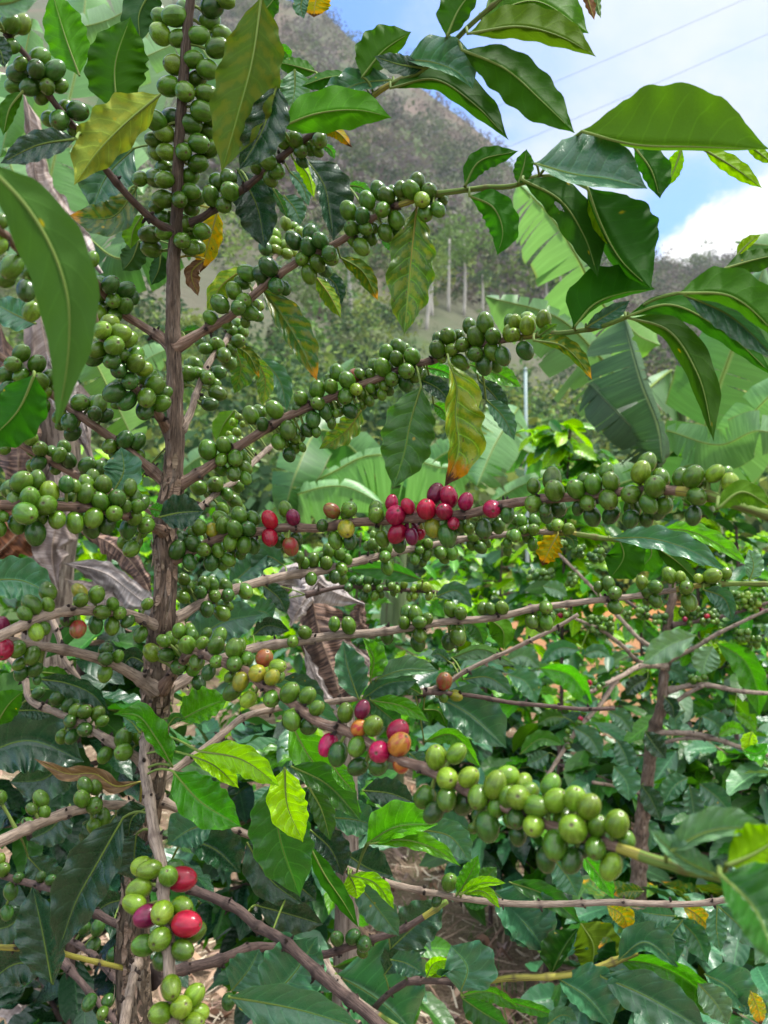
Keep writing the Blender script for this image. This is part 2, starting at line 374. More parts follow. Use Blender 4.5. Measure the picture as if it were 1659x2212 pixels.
WPROF = [(0, .03), (.04, .12), (.10, .40), (.18, .70), (.28, .90), (.38, .985), (.5, 1.), (.62, .955), (.73, .81), (.82, .58), (.885, .36), (.93, .19), (.965, .075), (1, .0)]
def leaf_mb(tile, pts, wl, wr, typ, under, d0, dd=0., W=None, fl=None, fr=None, attach=None, seed=0, wav=1., stalk=.0009, bow=0., tail=0.):
    """a coffee blade between its seen midrib and edges: each half has its seen width, and swings towards or away by what is left of its true width"""
    rg = random.Random(seed); k = TS(tile)
    F = [T(tile, *p) for p in pts]; wl *= k * 1.1; wr *= k * 1.1
    Wt = W * k if W else max(wl, wr) * 1.06
    sgn = 1. if under else -1.                # seen from below the midrib is nearest, seen from above the edges are
    fl = sgn if fl is None else fl; fr = sgn if fr is None else fr
    n, m = 30, 6
    c = catmull([(x, y) for x, y in F], n)
    mb = MB(); verts = []; uvs = []; mid = []
    ph1, ph2 = rg.random() * 6.3, rg.random() * 6.3; k1, k2 = rg.uniform(3.6, 6.2), rg.uniform(3.6, 6.2)
    pxm = d0 / FPX
    tint = (rg.random(), rg.random(), rg.random(), 1)
    for i in range(n + 1):
        u = i / n
        x, y = c[i]; a = c[max(i - 1, 0)]; b = c[min(i + 1, n)]
        tx, ty = b[0] - a[0], b[1] - a[1]; q = math.hypot(tx, ty) or 1; tx /= q; ty /= q
        nx, ny = ty, -tx                      # left of travel on the picture
        w = stable(WPROF, u); w *= 1 - tail * clamp((u - .5) / .35, 0, 1); d = d0 + dd * u + bow * math.sin(u * math.pi)
        row = []
        for j in range(-m, m + 1):
            t = abs(j) / m; left = j < 0
            ws, s_, kk, ph = (wl, fl, k1, ph1) if left else (wr, fr, k2, ph2)
            dz = s_ * math.sqrt(max(Wt * Wt - ws * ws, 0.)) * w * (t * .75 + t * t * .25)
            dz += s_ * Wt * .10 * w * math.sin(t * math.pi)       # each half is gently dished
            rip = math.sin(u * kk * 6.283 + ph) * t ** 2.2 * (w ** .5) * (1 if 0.06 < u < .96 else 0)
            dz += rip * Wt * .17 * wav
            off = ws * w * t * (1 + .065 * wav * math.sin(u * kk * 6.283 + ph + 1.2) * t)
            off = off if left else -off
            verts.append(P(x + nx * off, y + ny * off, d + dz * pxm))
            uvs.append((u, .5 + .5 * (-t if left else t)))
        mid.append(P(x, y, d - .0004))
    C = 2 * m + 1; faces = []
    for i in range(n):
        for j in range(2 * m):
            f = (i * C + j, (i + 1) * C + j, (i + 1) * C + j + 1, i * C + j + 1)
            faces.append(f if under else f[::-1])
    mb.add(verts, faces, uvs, LM[typ], tint)
    # raised midrib and stalk
    rib = mid[:n - 2]
    r0 = max(stalk, max(wl, wr) * pxm * .028)
    st = STEM if typ not in 'XOW' else STEMY
    pre = []
    if attach is not None:
        A = attach; B = mid[0]; e = (mid[1] - mid[0])
        for i in range(5):
            t = i / 5; pre.append(A.lerp(B, t) + Vector((0, 0, .003 * math.sin(t * math.pi))))
    allp = pre + rib
    rr = [r0] * len(pre) + [max(r0 * (1 - .9 * i / len(rib)), .0002) for i in range(len(rib))]
    tube(mb, allp, rr, st, 6, cap=False, tint=[(.6, 0, tint[2], 1)] * len(allp))
    mb.area = sum(math.hypot(c[i + 1][0] - c[i][0], c[i + 1][1] - c[i][1]) for i in range(n)) * (wl + wr)
    return mb

CPROF = None
def cherry_mb(c, axis, a, b, mat, rg, sides=20, rows=14):
    """a coffee cherry: slightly egg-shaped drupe with a sunken ringed eye at its far end"""
    axis = axis.normalized(); u = axis.orthogonal().normalized(); w = axis.cross(u)
    verts = []; uvs = []
    sq = rg.uniform(.94, 1.03); rot = rg.random() * 6.28
    for i in range(rows + 1):
        t = i / rows
        # more rows near the eye
        t = t ** .85 if t < .999 else 1.
        th = math.pi * t
        z = -math.cos(th) * a; r = math.sin(th) * b * (1 + .06 * math.cos(th))
        if t > .9: z -= a * .07 * ((t - .9) / .1) ** 1.5 * (1.4 if t > .955 else .5)
        if t < .1: z += a * .06 * (1 - t / .1)
        for k in range(sides + 1):
            g = 2 * math.pi * (k % sides) / sides
            q = r * (1 - .018 * abs(math.sin(g)) ** 8)
            x_, y_ = math.cos(g) * q, math.sin(g) * q * sq
            x2 = x_ * math.cos(rot) - y_ * math.sin(rot); y2 = x_ * math.sin(rot) + y_ * math.cos(rot)
            verts.append(c + axis * z + u * x2 + w * y2); uvs.append((k / sides, t))
    S = sides + 1
    faces = [(i * S + k, i * S + k + 1, (i + 1) * S + k + 1, (i + 1) * S + k) for i in range(rows) for k in range(sides)]
    mb = MB(); mb.add(verts, faces, uvs, mat, (rg.random(), rg.random(), rg.random(), 1))
    return mb
# branches of the near shrub: name, bark, start and end radius (px of the 1659-wide photo), share of the length after which it is green; then x,y,depth
BR = {}
for ln in '''
TR K 40 9 0 | 300,2300,.66 286,2060,.66 300,1860,.66 330,1700,.65 337,1560,.64 340,1480,.63 343,1400,.63 352,1330,.62 357,1250,.62 356,1180,.62 357,1120,.62 371,1060,.62 376,1000,.62 378,940,.62 378,870,.62 377,800,.62 374,740,.62 374,640,.62 375,560,.62 382,470,.615 385,350,.605 393,220,.595 405,60,.585 418,-60,.58
B1 D 8 6 0 | 380,505,.62 337,480,.6 293,440,.58 240,380,.56 167,283,.53 107,207,.51 67,133,.5 10,70,.49
B2 D 8 5 .62 | 378,490,.62 420,478,.62 466,450,.61 530,405,.59 616,333,.57 680,287,.56 760,243,.55 830,190,.53 905,155,.52 955,115,.51 1013,57,.5 1090,-10,.49
B3 W 9 8 0 | 372,750,.62 355,735,.62 300,700,.62 262,675,.61 235,645,.6 205,610,.58 150,575,.5 50,547,.40 0,497,.36 -60,450,.34
B4 W 10 6 0 | 378,950,.62 364,933,.62 335,885,.58 292,840,.56 250,780,.54 215,720,.53 200,660,.52
B5 W 10 5 .68 | 376,752,.62 395,742,.62 440,715,.62 495,685,.61 540,645,.61 600,595,.6 640,568,.6 706,537,.59 753,510,.58 800,475,.57 843,450,.57 886,435,.56 930,422,.56 986,413,.55 1060,405,.55 1106,402,.54 1165,380,.53
B6 P 8 5 0 | 385,930,.62 400,913,.63 427,843,.65 450,786,.68 490,733,.72 513,686,.75 560,610,.80 600,545,.84 640,495,.88
B7 W 10 7 0 | 370,1050,.62 347,1033,.62 300,992,.61 250,953,.61 180,903,.60 143,876,.60 113,853,.59 63,810,.58 0,770,.57 -60,735,.56
B8 W 9 7 0 | 360,1115,.63 300,1090,.64 240,1062,.64 177,1033,.64 110,996,.63 43,960,.62 -20,925,.61
B9 W 10 11 0 | 357,1150,.62 320,1135,.58 270,1112,.54 190,1098,.52 100,1092,.5 0,1091,.49 -60,1090,.48
B10 W 11 5 .80 | 372,1055,.62 400,1040,.62 430,1022,.62 480,988,.63 553,940,.63 620,900,.63 663,881,.63 723,856,.63 786,829,.63 830,813,.63 886,790,.63 943,776,.62 1000,752,.61 1036,745,.60 1083,736,.59 1126,729,.58 1193,722,.56 1243,716,.54 1300,705,.52 1356,684,.5
B11 P 8 5 0 | 372,1165,.62 405,1128,.64 437,1093,.66 475,1060,.69 513,1036,.71 553,993,.75 590,960,.80 625,920,.86
B12 W 9 11 .86 | 358,1215,.62 393,1203,.62 443,1176,.62 493,1156,.62 553,1149,.62 620,1139,.62 686,1141,.61 760,1129,.60 820,1126,.59 906,1119,.57 1020,1108,.55 1106,1087,.52 1239,1073,.48 1350,1062,.46 1456,1060,.44 1550,1076,.42 1590,1090,.41 1680,1120,.40
B13 P 11 5 .84 | 352,1345,.63 383,1333,.64 450,1294,.66 510,1273,.69 553,1259,.71 620,1243,.73 716,1229,.75 753,1218,.76 813,1203,.78 886,1186,.80 943,1176,.81 1003,1164,.81 1106,1153,.81 1169,1149,.81 1246,1154,.80 1313,1164,.79 1400,1168,.77
B14 P 11 5 .86 | 345,1500,.63 400,1468,.65 450,1436,.68 500,1415,.7 553,1399,.72 640,1386,.73 720,1373,.74 813,1366,.75 886,1356,.75 963,1343,.75 1053,1336,.75 1106,1326,.75 1153,1314,.75 1216,1306,.75 1293,1296,.74 1386,1286,.74 1463,1273,.73 1523,1263,.72 1573,1261,.72 1690,1262,.70
B15 W 10 12 .84 | 350,1490,.62 385,1440,.60 420,1408,.57 467,1425,.54 530,1449,.52 563,1476,.51 603,1499,.50 640,1526,.49 696,1563,.47 733,1573,.46 786,1599,.45 853,1639,.43 913,1658,.41 970,1688,.39 1050,1725,.37 1130,1760,.355 1220,1795,.34 1339,1832,.325 1416,1859,.315 1490,1878,.305 1580,1900,.295
B16 P 10 12 0 | 348,1352,.62 327,1346,.61 287,1329,.59 200,1319,.56 127,1323,.53 67,1343,.51 0,1374,.49 -60,1400,.48
B17 P 12 9 0 | 338,1490,.62 307,1469,.61 247,1436,.59 180,1413,.57 90,1396,.55 40,1389,.54 -40,1380,.52
B18 P 11 6 0 | 335,1670,.65 280,1626,.64 233,1599,.64 187,1569,.65 123,1539,.66 63,1509,.67 53,1466,.68 20,1420,.7
B19 P 6 6 0 | 200,1590,.70 187,1516,.70 167,1463,.70 140,1426,.70 127,1376,.70 110,1330,.71
B20 P 9 13 0 | 332,1745,.65 267,1739,.62 183,1746,.58 100,1772,.55 33,1802,.52 -40,1838,.50
B21 P 11 14 0 | 330,1560,.64 313,1613,.60 313,1659,.57 323,1726,.54 330,1776,.52 337,1819,.51 350,1872,.495 353,1942,.48 363,2036,.46 367,2102,.45 374,2160,.44 376,2260,.43
B22 D 9 13 0 | 300,1870,.67 350,1890,.66 410,1919,.65 467,1942,.64 520,1969,.63 553,1999,.62 603,2026,.60 660,2076,.58 706,2119,.56 743,2149,.55 800,2196,.53 850,2245,.52
B23 D 12 6 .93 | 330,2110,.67 403,2092,.70 467,2076,.72 553,2046,.76 620,2052,.78 700,2062,.78 745,2048,.77 806,2029,.77 866,2009,.77 913,1982,.77 966,1946,.77
B24 P 8 6 0 | 335,1725,.65 420,1762,.66 540,1805,.68 663,1856,.70 743,1876,.70 820,1902,.70 873,1916,.70 973,1936,.70 1106,1952,.69 1233,1952,.68 1319,1949,.67 1406,1952,.66 1506,1952,.65 1589,1940,.64 1660,1930,.63
B25 P 8 4 0 | 338,1690,.65 400,1646,.67 477,1589,.70 520,1553,.73 600,1530,.76 700,1518,.78 800,1505,.80 900,1493,.81 953,1483,.82 1000,1453,.82 1053,1426,.82 1106,1403,.82 1136,1388,.82 1196,1359,.82 1249,1327,.82
B26 D 5 4 0 | 895,1494,.81 1020,1503,.82 1106,1518,.82 1173,1524,.82 1273,1532,.83 1328,1530,.83
B28 Y 5 6 0 | 300,2098,.66 273,2092,.65 200,2076,.63 160,2066,.62 120,2056,.61 60,2049,.60 -30,2046,.58
B29 D 9 7 0 | 310,2010,.67 260,1999,.68 200,1969,.69 117,1922,.71 57,1906,.73 0,1890,.75
B30 D 9 5 0 | 300,2160,.68 253,2116,.72 187,2052,.76 150,2029,.79 100,1990,.82
B31 D 7 7 0 | 137,2079,.80 173,2119,.78 200,2152,.77 243,2199,.75 280,2260,.74
B32 P 8 12 0 | 295,2080,.63 290,2102,.60 277,2159,.56 267,2220,.53
B34 D 4 2 0 | 1088,-8,.49 1000,-120,.54 850,-150,.59 720,-110,.62 689,-24,.62
B35 D 4 2 0 | 1088,-8,.49 1180,-95,.54 1245,-90,.59 1272,-40,.62
B33 D 5 4 .9 | 660,1285,1.0 740,1268,1.0 833,1272,1.0 900,1276,1.0 940,1279,1.0 990,1287,1.0
'''.strip().splitlines():
    h, p = ln.split('|'); h = h.split()
    BR[h[0]] = dict(mat=h[1], r0=float(h[2]), r1=float(h[3]), g=float(h[4]), pts=[tuple(map(float, q.split(','))) for q in p.split()])

# cherries: branch tile: x,y,half length (tile px)[colour][b = behind]
CH = '''
TR 00: 1380,40,75db 1040,110,60b 1130,105,78 1195,55,60b 1040,220,72l 1155,250,62 1285,230,68 1410,310,75 1435,225,65b 1360,140,70b 1470,10,50b 1130,420,68l 1255,385,62 1345,450,70 1280,510,60b 1095,560,72 1200,595,72 1335,605,65 1310,720,72 1375,760,65b 1120,760,70db 1005,780,72 1235,805,72 1345,850,60b 1065,865,62l 1000,905,55b 1290,930,68 1360,965,62 1010,985,55lb 1080,985,60l 1190,985,60 1285,1060,65 1010,1155,68 1065,1165,62 1060,1090,55b 1230,1140,65b 1240,1240,55 1270,1280,60b 1060,1290,65 1165,1295,58 1010,1340,50b 1065,1420,65b 1065,1500,62 970,1520,65 1180,1560,60 1270,1515,65b 1310,1500,60 1235,1610,55 980,1610,65 1190,1450,65b 1240,1350,55b 1270,1600,55b 905,1160,55b
B2 00: 1370,1270,62 1450,1330,58 1490,1240,62 1410,1180,60b 1480,1150,55b
B1 00: 235,450,65d 355,455,68d 260,370,62b 110,475,65db 195,565,60d 305,560,55 95,555,55b 390,555,50b 270,630,50b 385,780,72d 505,720,70d 430,690,50b 480,840,50b 395,915,55b 320,770,55b 135,415,45b 70,150,65 145,155,58l 15,140,50b 75,300,50
B3 01: 75,70,78 195,105,60b 170,225,70d 230,330,50db 205,360,62l 40,150,60b
B3 00: -20,1590,70l 10,1430,50b
B3 01: 600,20,50b 650,180,62db 718,185,60d 815,220,58d 735,290,55 650,260,45b 860,270,48d 810,320,60 740,390,55 630,380,62l 670,335,45b 560,90,45db
B4 01: 665,480,65l 740,580,70 780,500,68l 835,540,60lb 630,610,62 610,660,60db 725,680,62d 790,640,55b 880,640,60b 880,695,65 930,730,58lb 770,740,62d 840,810,65d 960,790,70b 1005,835,68 740,885,68d 950,920,68 820,940,65d 1065,885,50b 1045,955,65 940,1000,65d 760,960,40b 780,830,45b 715,430,60lb
B7 01: 140,630,62 85,700,60 240,700,62 40,770,62b 135,775,52 55,865,60d 265,805,60 210,865,55d 320,785,55b 340,845,45b 285,885,45l 200,940,50db 275,980,52 520,950,62 640,960,60 600,950,45b 615,1020,55d 685,1035,52d 385,1040,50b 450,1080,65d 470,1145,58d 405,1090,45b 810,1190,58d 895,1200,55d 710,1235,55 840,1255,40b 760,1290,55b 900,1290,45b
B8 01: 260,1250,58 200,1185,50 215,1260,50b 385,1290,50 415,1240,48 330,1270,45b 250,1345,50d 205,1360,40b 445,1325,55d 565,1355,55d 640,1380,55d 130,1170,40b 30,1255,40b 360,1385,40b 165,1120,40p
B9 01: 140,1465,75 240,1450,60b 75,1510,72b 320,1530,68l 195,1565,72 300,1615,75 95,1580,55b 405,1610,50b 430,1480,55d 485,1490,45 560,1470,50b 600,1440,55b 670,1480,62 555,1540,65 650,1590,65 470,1560,55b 760,1570,65d 810,1620,50 730,1640,60b 840,1500,55b 865,1560,60b 920,1600,55b 890,1620,50
B9 02: 165,10,85 110,80,60b 270,35,45b 370,50,62 230,140,75d 25,30,40 0,110,45 485,70,65 605,40,65 590,110,62d 695,80,62d 740,10,60 830,110,62d 870,35,60 945,85,68 915,130,45b 800,195,45b 850,240,58 890,195,42
B5 01: 1365,400,48 1425,310,65 1515,225,58 1580,290,60 1545,335,55 1625,370,55 1600,110,60b 1570,170,50b 1470,440,40b 1590,430,40b 1640,320,50b
B6 01: 1480,435,40b 1540,440,40 1505,485,42 1575,490,42 1545,550,48 1405,580,58 1330,600,45 1450,645,55 1500,615,45b 1485,690,50 1300,560,45b 1265,700,52 1220,760,60 1285,760,50 1345,790,55 1415,755,52d 1390,830,45 1410,890,58 1360,960,52d 1230,700,40b 1190,830,30b 1320,940,40b
B10 01: 1345,1255,65 1450,1225,58 1500,1210,50b 1435,1320,48 1525,1310,55 1515,1410,55 1585,1370,50 1430,1380,50b 1590,1440,45 1585,1330,45b 1560,1290,50b 1625,1030,58
B11 01: 1545,1040,25l 1505,1075,25l 1570,1090,22l 1600,1070,20l 1535,1140,30l 1485,1155,22l 1520,1205,30 1565,1190,22l 1545,1205,25l 1630,1270,35b
B11 01: 1285,1500,55 1395,1480,58 1355,1540,40b 1470,1545,45 1520,1590,52 1440,1640,45 1540,1490,45b 1545,1640,50
B12 02: 1290,95,52 1170,175,62db 1250,205,55d 1150,245,60d 1230,325,52d 1375,120,48y 1445,85,58 1520,110,58 1430,40,55b 1550,20,55 1610,110,55d 1490,200,55 1320,245,52 1415,250,48 1370,325,55d 1480,310,50 1580,215,58 1520,250,55b 1640,220,50db 1640,40,50b 1440,340,40b 1560,270,40b 1250,140,35b
B13 02: 1190,435,45 1215,480,48 1185,550,45 1320,465,48 1375,465,48 1300,520,45d 1390,545,45 1460,480,48 1475,540,50d 1340,630,50d 1440,655,55 1590,515,55 1540,470,40b 1350,590,35b 1480,610,35b
B16 02: 310,515,60 205,600,65 310,600,48 160,660,48 515,515,52y 525,570,50 625,535,58 730,595,45 660,650,56 775,655,50 725,740,56 620,730,55d 825,705,50d 435,700,50db 505,760,60a 235,780,58l 285,755,45 955,595,42 910,795,50
B17 02: 10,740,60p 20,890,75r 110,890,60 205,930,62 125,985,45 135,1045,50d 225,1020,52d 685,890,48d 685,950,50d 765,935,42 680,1050,52 240,1090,30db
B18 02: 370,1205,50d 455,1240,55d 250,1170,45d 490,1290,48 550,1295,50 635,1305,50 665,1355,42 455,1355,48d 550,1410,55d 405,1455,50 468,1455,48d 800,1465,62 750,1500,50b 680,1575,52 800,1555,65 915,1450,55b
B15 02: 1160,770,50 1230,760,40b 1245,795,45b 1060,835,45 1110,820,45b 1215,860,65 1315,850,50 1340,785,38b 1425,800,52 1400,865,60 985,910,60l 1080,925,55d 1160,895,50b 1275,975,56 1155,1005,58d 1250,1020,50b 1405,970,50 1350,1040,50d 1520,885,65 1550,870,50b 1520,985,62 1560,1100,60y 1490,1070,40b 1600,950,50b 1290,1110,48db 1505,1165,62 1610,1215,58l
B15 12: 10,1045,65y 105,1070,55y 55,945,60a 140,1000,55l 150,1070,40b 100,1210,62 220,1170,68 335,1190,62 395,1270,52 230,1350,65 340,1390,62db 580,1300,60 690,1280,60p 670,1400,60o 760,1385,70l 920,1420,78r 930,1505,78o 655,1520,65 465,1510,70r 530,1570,70d 800,1555,82r 660,1650,65db 790,1650,65db 940,1640,60ob 1170,1590,78l 1300,1565,70l
B15 13: 1240,70,82l 1380,60,70l 1095,190,75 1235,205,75 1150,290,70d 1350,230,80db 1440,190,75 1550,110,85l 1555,260,65 1440,300,45db 1500,380,85d 1630,50,70l 1640,190,75 1650,330,60b 1410,390,40b
B15 23: 75,90,60lb 100,160,70l 40,190,85l 155,250,85 285,210,85l 250,110,70b 410,200,85l 500,250,85l 345,330,85b 395,395,100l 555,375,75 680,360,90l 140,375,75l 30,330,70d 280,500,90 540,520,80 745,470,60b 220,600,75d 390,600,80d 640,640,80l 40,440,60db 460,520,60db
B13 12: 470,250,45 540,270,45 590,310,42 455,330,45 550,370,48 510,420,45d 280,290,40 315,330,40 370,310,45 375,345,35b 430,290,30b 560,430,40b 357,433,42 835,290,45 850,360,48 865,325,30b 760,150,28 755,210,40 720,220,30b 845,235,45 800,245,25b 1050,185,38 1115,205,40 1060,245,35 1105,280,38 1030,305,40 1080,325,30b 1195,265,45 1270,265,45 1220,300,38b 1410,155,45 1455,230,42 1395,215,35b 1490,200,35b 1480,165,35b 1630,205,35 1630,250,35b 1650,150,35
B13 22: 20,50,40b 60,55,42 145,60,45 75,115,35 140,115,45 20,155,45 100,165,40b 135,210,42 255,90,35 295,85,45l 365,110,45l 240,85,25
B12 11: 1165,1540,65p 1250,1560,68r 1360,1590,55r 1105,1640,70r 1220,1655,60r 985,1620,52r 880,1600,50r 605,1640,58 490,1650,55a 775,1640,50 190,1640,50
B12 12: 88,50,60r 240,35,52p 90,165,60r 225,225,58a 150,190,45db 260,180,50db 430,88,45d 585,110,62y 515,185,55 610,190,52d 590,10,50b 780,20,60 905,20,75r 915,140,68r 820,175,55 1010,100,55pb 1010,160,50p 1065,145,35rb 1000,5,45rb 1280,75,45r 1150,105,62y 1240,150,70d 930,215,50db 1475,110,65d 1570,90,50b 1325,80,50b 1380,110,40b 1630,20,50d 1260,190,40db
B12 11: 1530,1640,68r
B12 21: 260,1445,70 275,1520,70 140,1490,50 140,1605,65 415,1510,68 525,1480,62 465,1445,45b 610,1390,55b 640,1460,62 625,1580,70 490,1600,60 770,1545,70 835,1400,75l 875,1340,65b 965,1440,65b 925,1495,78 885,1610,65 985,1620,60b 1095,1435,60b 1175,1430,72 1240,1460,50b 1315,1410,60l 1415,1470,62l 1200,1560,72 1390,1400,40b 215,1650,45d 300,1640,60db 430,1630,50db 780,1640,60b
B12 22: 225,25,50d 520,30,60db 640,20,60db 770,45,60d 870,50,50db 1175,25,60d 940,0,60db
B10 11: 290,920,50 395,865,58 485,845,52 470,800,35b 525,755,55 590,805,58 645,780,52ab 670,760,35b 580,910,55 650,865,45l 690,900,45b 400,955,52 450,1010,50d 370,1060,55d 610,1005,50d 270,1010,45b 270,985,40b 210,1130,62 145,1205,55 120,995,60 40,1090,48d 20,1010,50b 330,1130,45d 390,1140,35 480,1050,45db 490,1085,35b 250,1180,40b 290,1170,35b 190,1210,30b 250,1240,40b 300,1240,30b 215,1290,45db 515,970,40b 545,1010,30b 700,790,30b 740,765,35b 740,855,35b 760,895,40b 780,840,30b 830,840,35b 860,870,40b 815,900,35b 735,940,35b 690,970,30b 655,980,25b 520,1020,28b 845,625,52 920,590,55 910,665,52 1010,650,58 820,720,62 770,710,50b 975,745,58 880,800,55 970,825,55d 1040,770,50 1070,770,40b 970,600,35b 1175,605,58 1245,520,60 1180,540,45b 1310,515,45b 1340,575,55 1265,610,50l 1205,665,35l 1325,690,58 1385,455,55 1485,435,65 1425,525,65 1535,520,58 1420,635,55 1530,620,60 1480,710,60d 1600,650,60d 1555,710,45b 1640,500,50l 1650,430,50b
B10 21: 20,430,50l 100,410,58lb 100,450,60l 205,410,58l 10,510,50l 85,615,58d
B5 10: 600,1365,62 690,1400,58d 620,1480,58 710,1480,55 740,1545,50b 685,1600,58 765,1480,35b 635,1560,45b 720,1300,58 795,1235,60 845,1270,60 820,1360,58 885,1320,50b 880,1240,40b 935,1225,50 1005,1230,60 1045,1180,58 1120,1245,60 1075,1295,58l 955,1290,45b 1140,1330,40 1180,1360,52 1100,1380,60 1210,1300,40b 910,1430,58 840,1510,58 920,1500,45b 355,1510,58d 415,1560,58d 340,1600,60d 245,1560,62d 475,1640,55d
B6 10: 195,1450,45l 240,1470,35l 280,1500,38l 225,1520,35l 125,1520,40l 125,1570,40l 190,1590,42l 130,1620,38l 235,1630,35l 200,1645,40l 60,1610,50d
B2 10: 80,1050,58 20,1040,60b 15,1005,45 135,1110,55 95,1160,50 175,910,50 250,905,55 290,980,52 350,965,52b 400,980,40b 415,910,55 300,1050,40db 90,985,45b 0,1090,40
B5 11: 300,20,52 400,50,58 485,10,58 345,120,58 445,95,48db 80,70,65d 30,120,55d 130,195,60d 185,210,45db 140,100,45b
B6 11: 15,320,40l 10,390,40
B14 12: 238,840,45 315,780,48 508,725,45 600,735,55 850,810,50db 960,718,42 980,650,50 1035,665,55 1060,715,48 1110,690,45 1050,850,55d 1060,800,50 1260,630,50 1325,655,48 1250,840,55d 1310,810,58 1310,760,50b 1470,625,40b 1520,625,42 1595,620,45
B14 22: 130,710,50 220,620,48 220,715,52 245,685,40b 180,745,40b 560,485,35 625,465,48 665,525,52 655,575,45d 670,620,48 845,460,48l 930,485,52 890,520,48 930,575,45 875,575,35b 1020,410,52l 1090,420,40l 1110,445,40b 1130,490,55 1150,585,58 1210,430,35l 1245,425,25l 1300,415,58l 1385,400,40l 1320,490,42
B25 12: 1220,1095,58a 1215,1195,38 1295,1190,45y
B21 03: 920,640,70lb 970,660,75l 1090,700,68 1180,720,85r 1130,640,55db 900,785,75l 870,880,70l 950,960,82p 1050,940,80l 1180,900,72l 1210,1010,92r 1260,1060,70b 1035,1110,78l 930,1150,75 1185,1180,70 1045,1250,65db 1110,1425,80l 1260,1470,70l 1040,1590,72l 1175,1550,75l 1280,1590,70l 1260,1650,70l 1005,500,18d 1030,530,18
B20 03: 265,200,55 285,285,45 205,265,38 550,115,55 615,125,50 530,200,55 610,245,60 665,320,55 610,380,50 180,355,40b 0,190,50
B29 03: 5,590,35l 20,660,50 120,710,40d 70,800,50d 265,705,35d 330,725,38d 45,940,45d
B30 03: 545,1035,48d 635,1030,50d 605,1150,45db 745,1205,50d
B31 03: 580,1520,50d 700,1510,45db 665,1590,45
B23 03: 1480,1515,50d
B23 13: 525,1105,50d 630,1095,55d 700,1140,55d 690,1195,40b
B24 13: 1255,740,62 1170,865,35d
B33 12: 630,440,28d 670,450,30d 725,440,35d 785,440,35d 600,490,35d 720,495,35 700,540,32d 770,545,32 800,495,30 865,455,32d 880,480,30 910,500,30 890,525,25 810,535,25 960,470,28l 1020,500,25l 995,555,25l 1030,545,25l 1060,480,25l 1105,485,35l 1120,545,30l 1125,500,25l
'''.strip().splitlines()

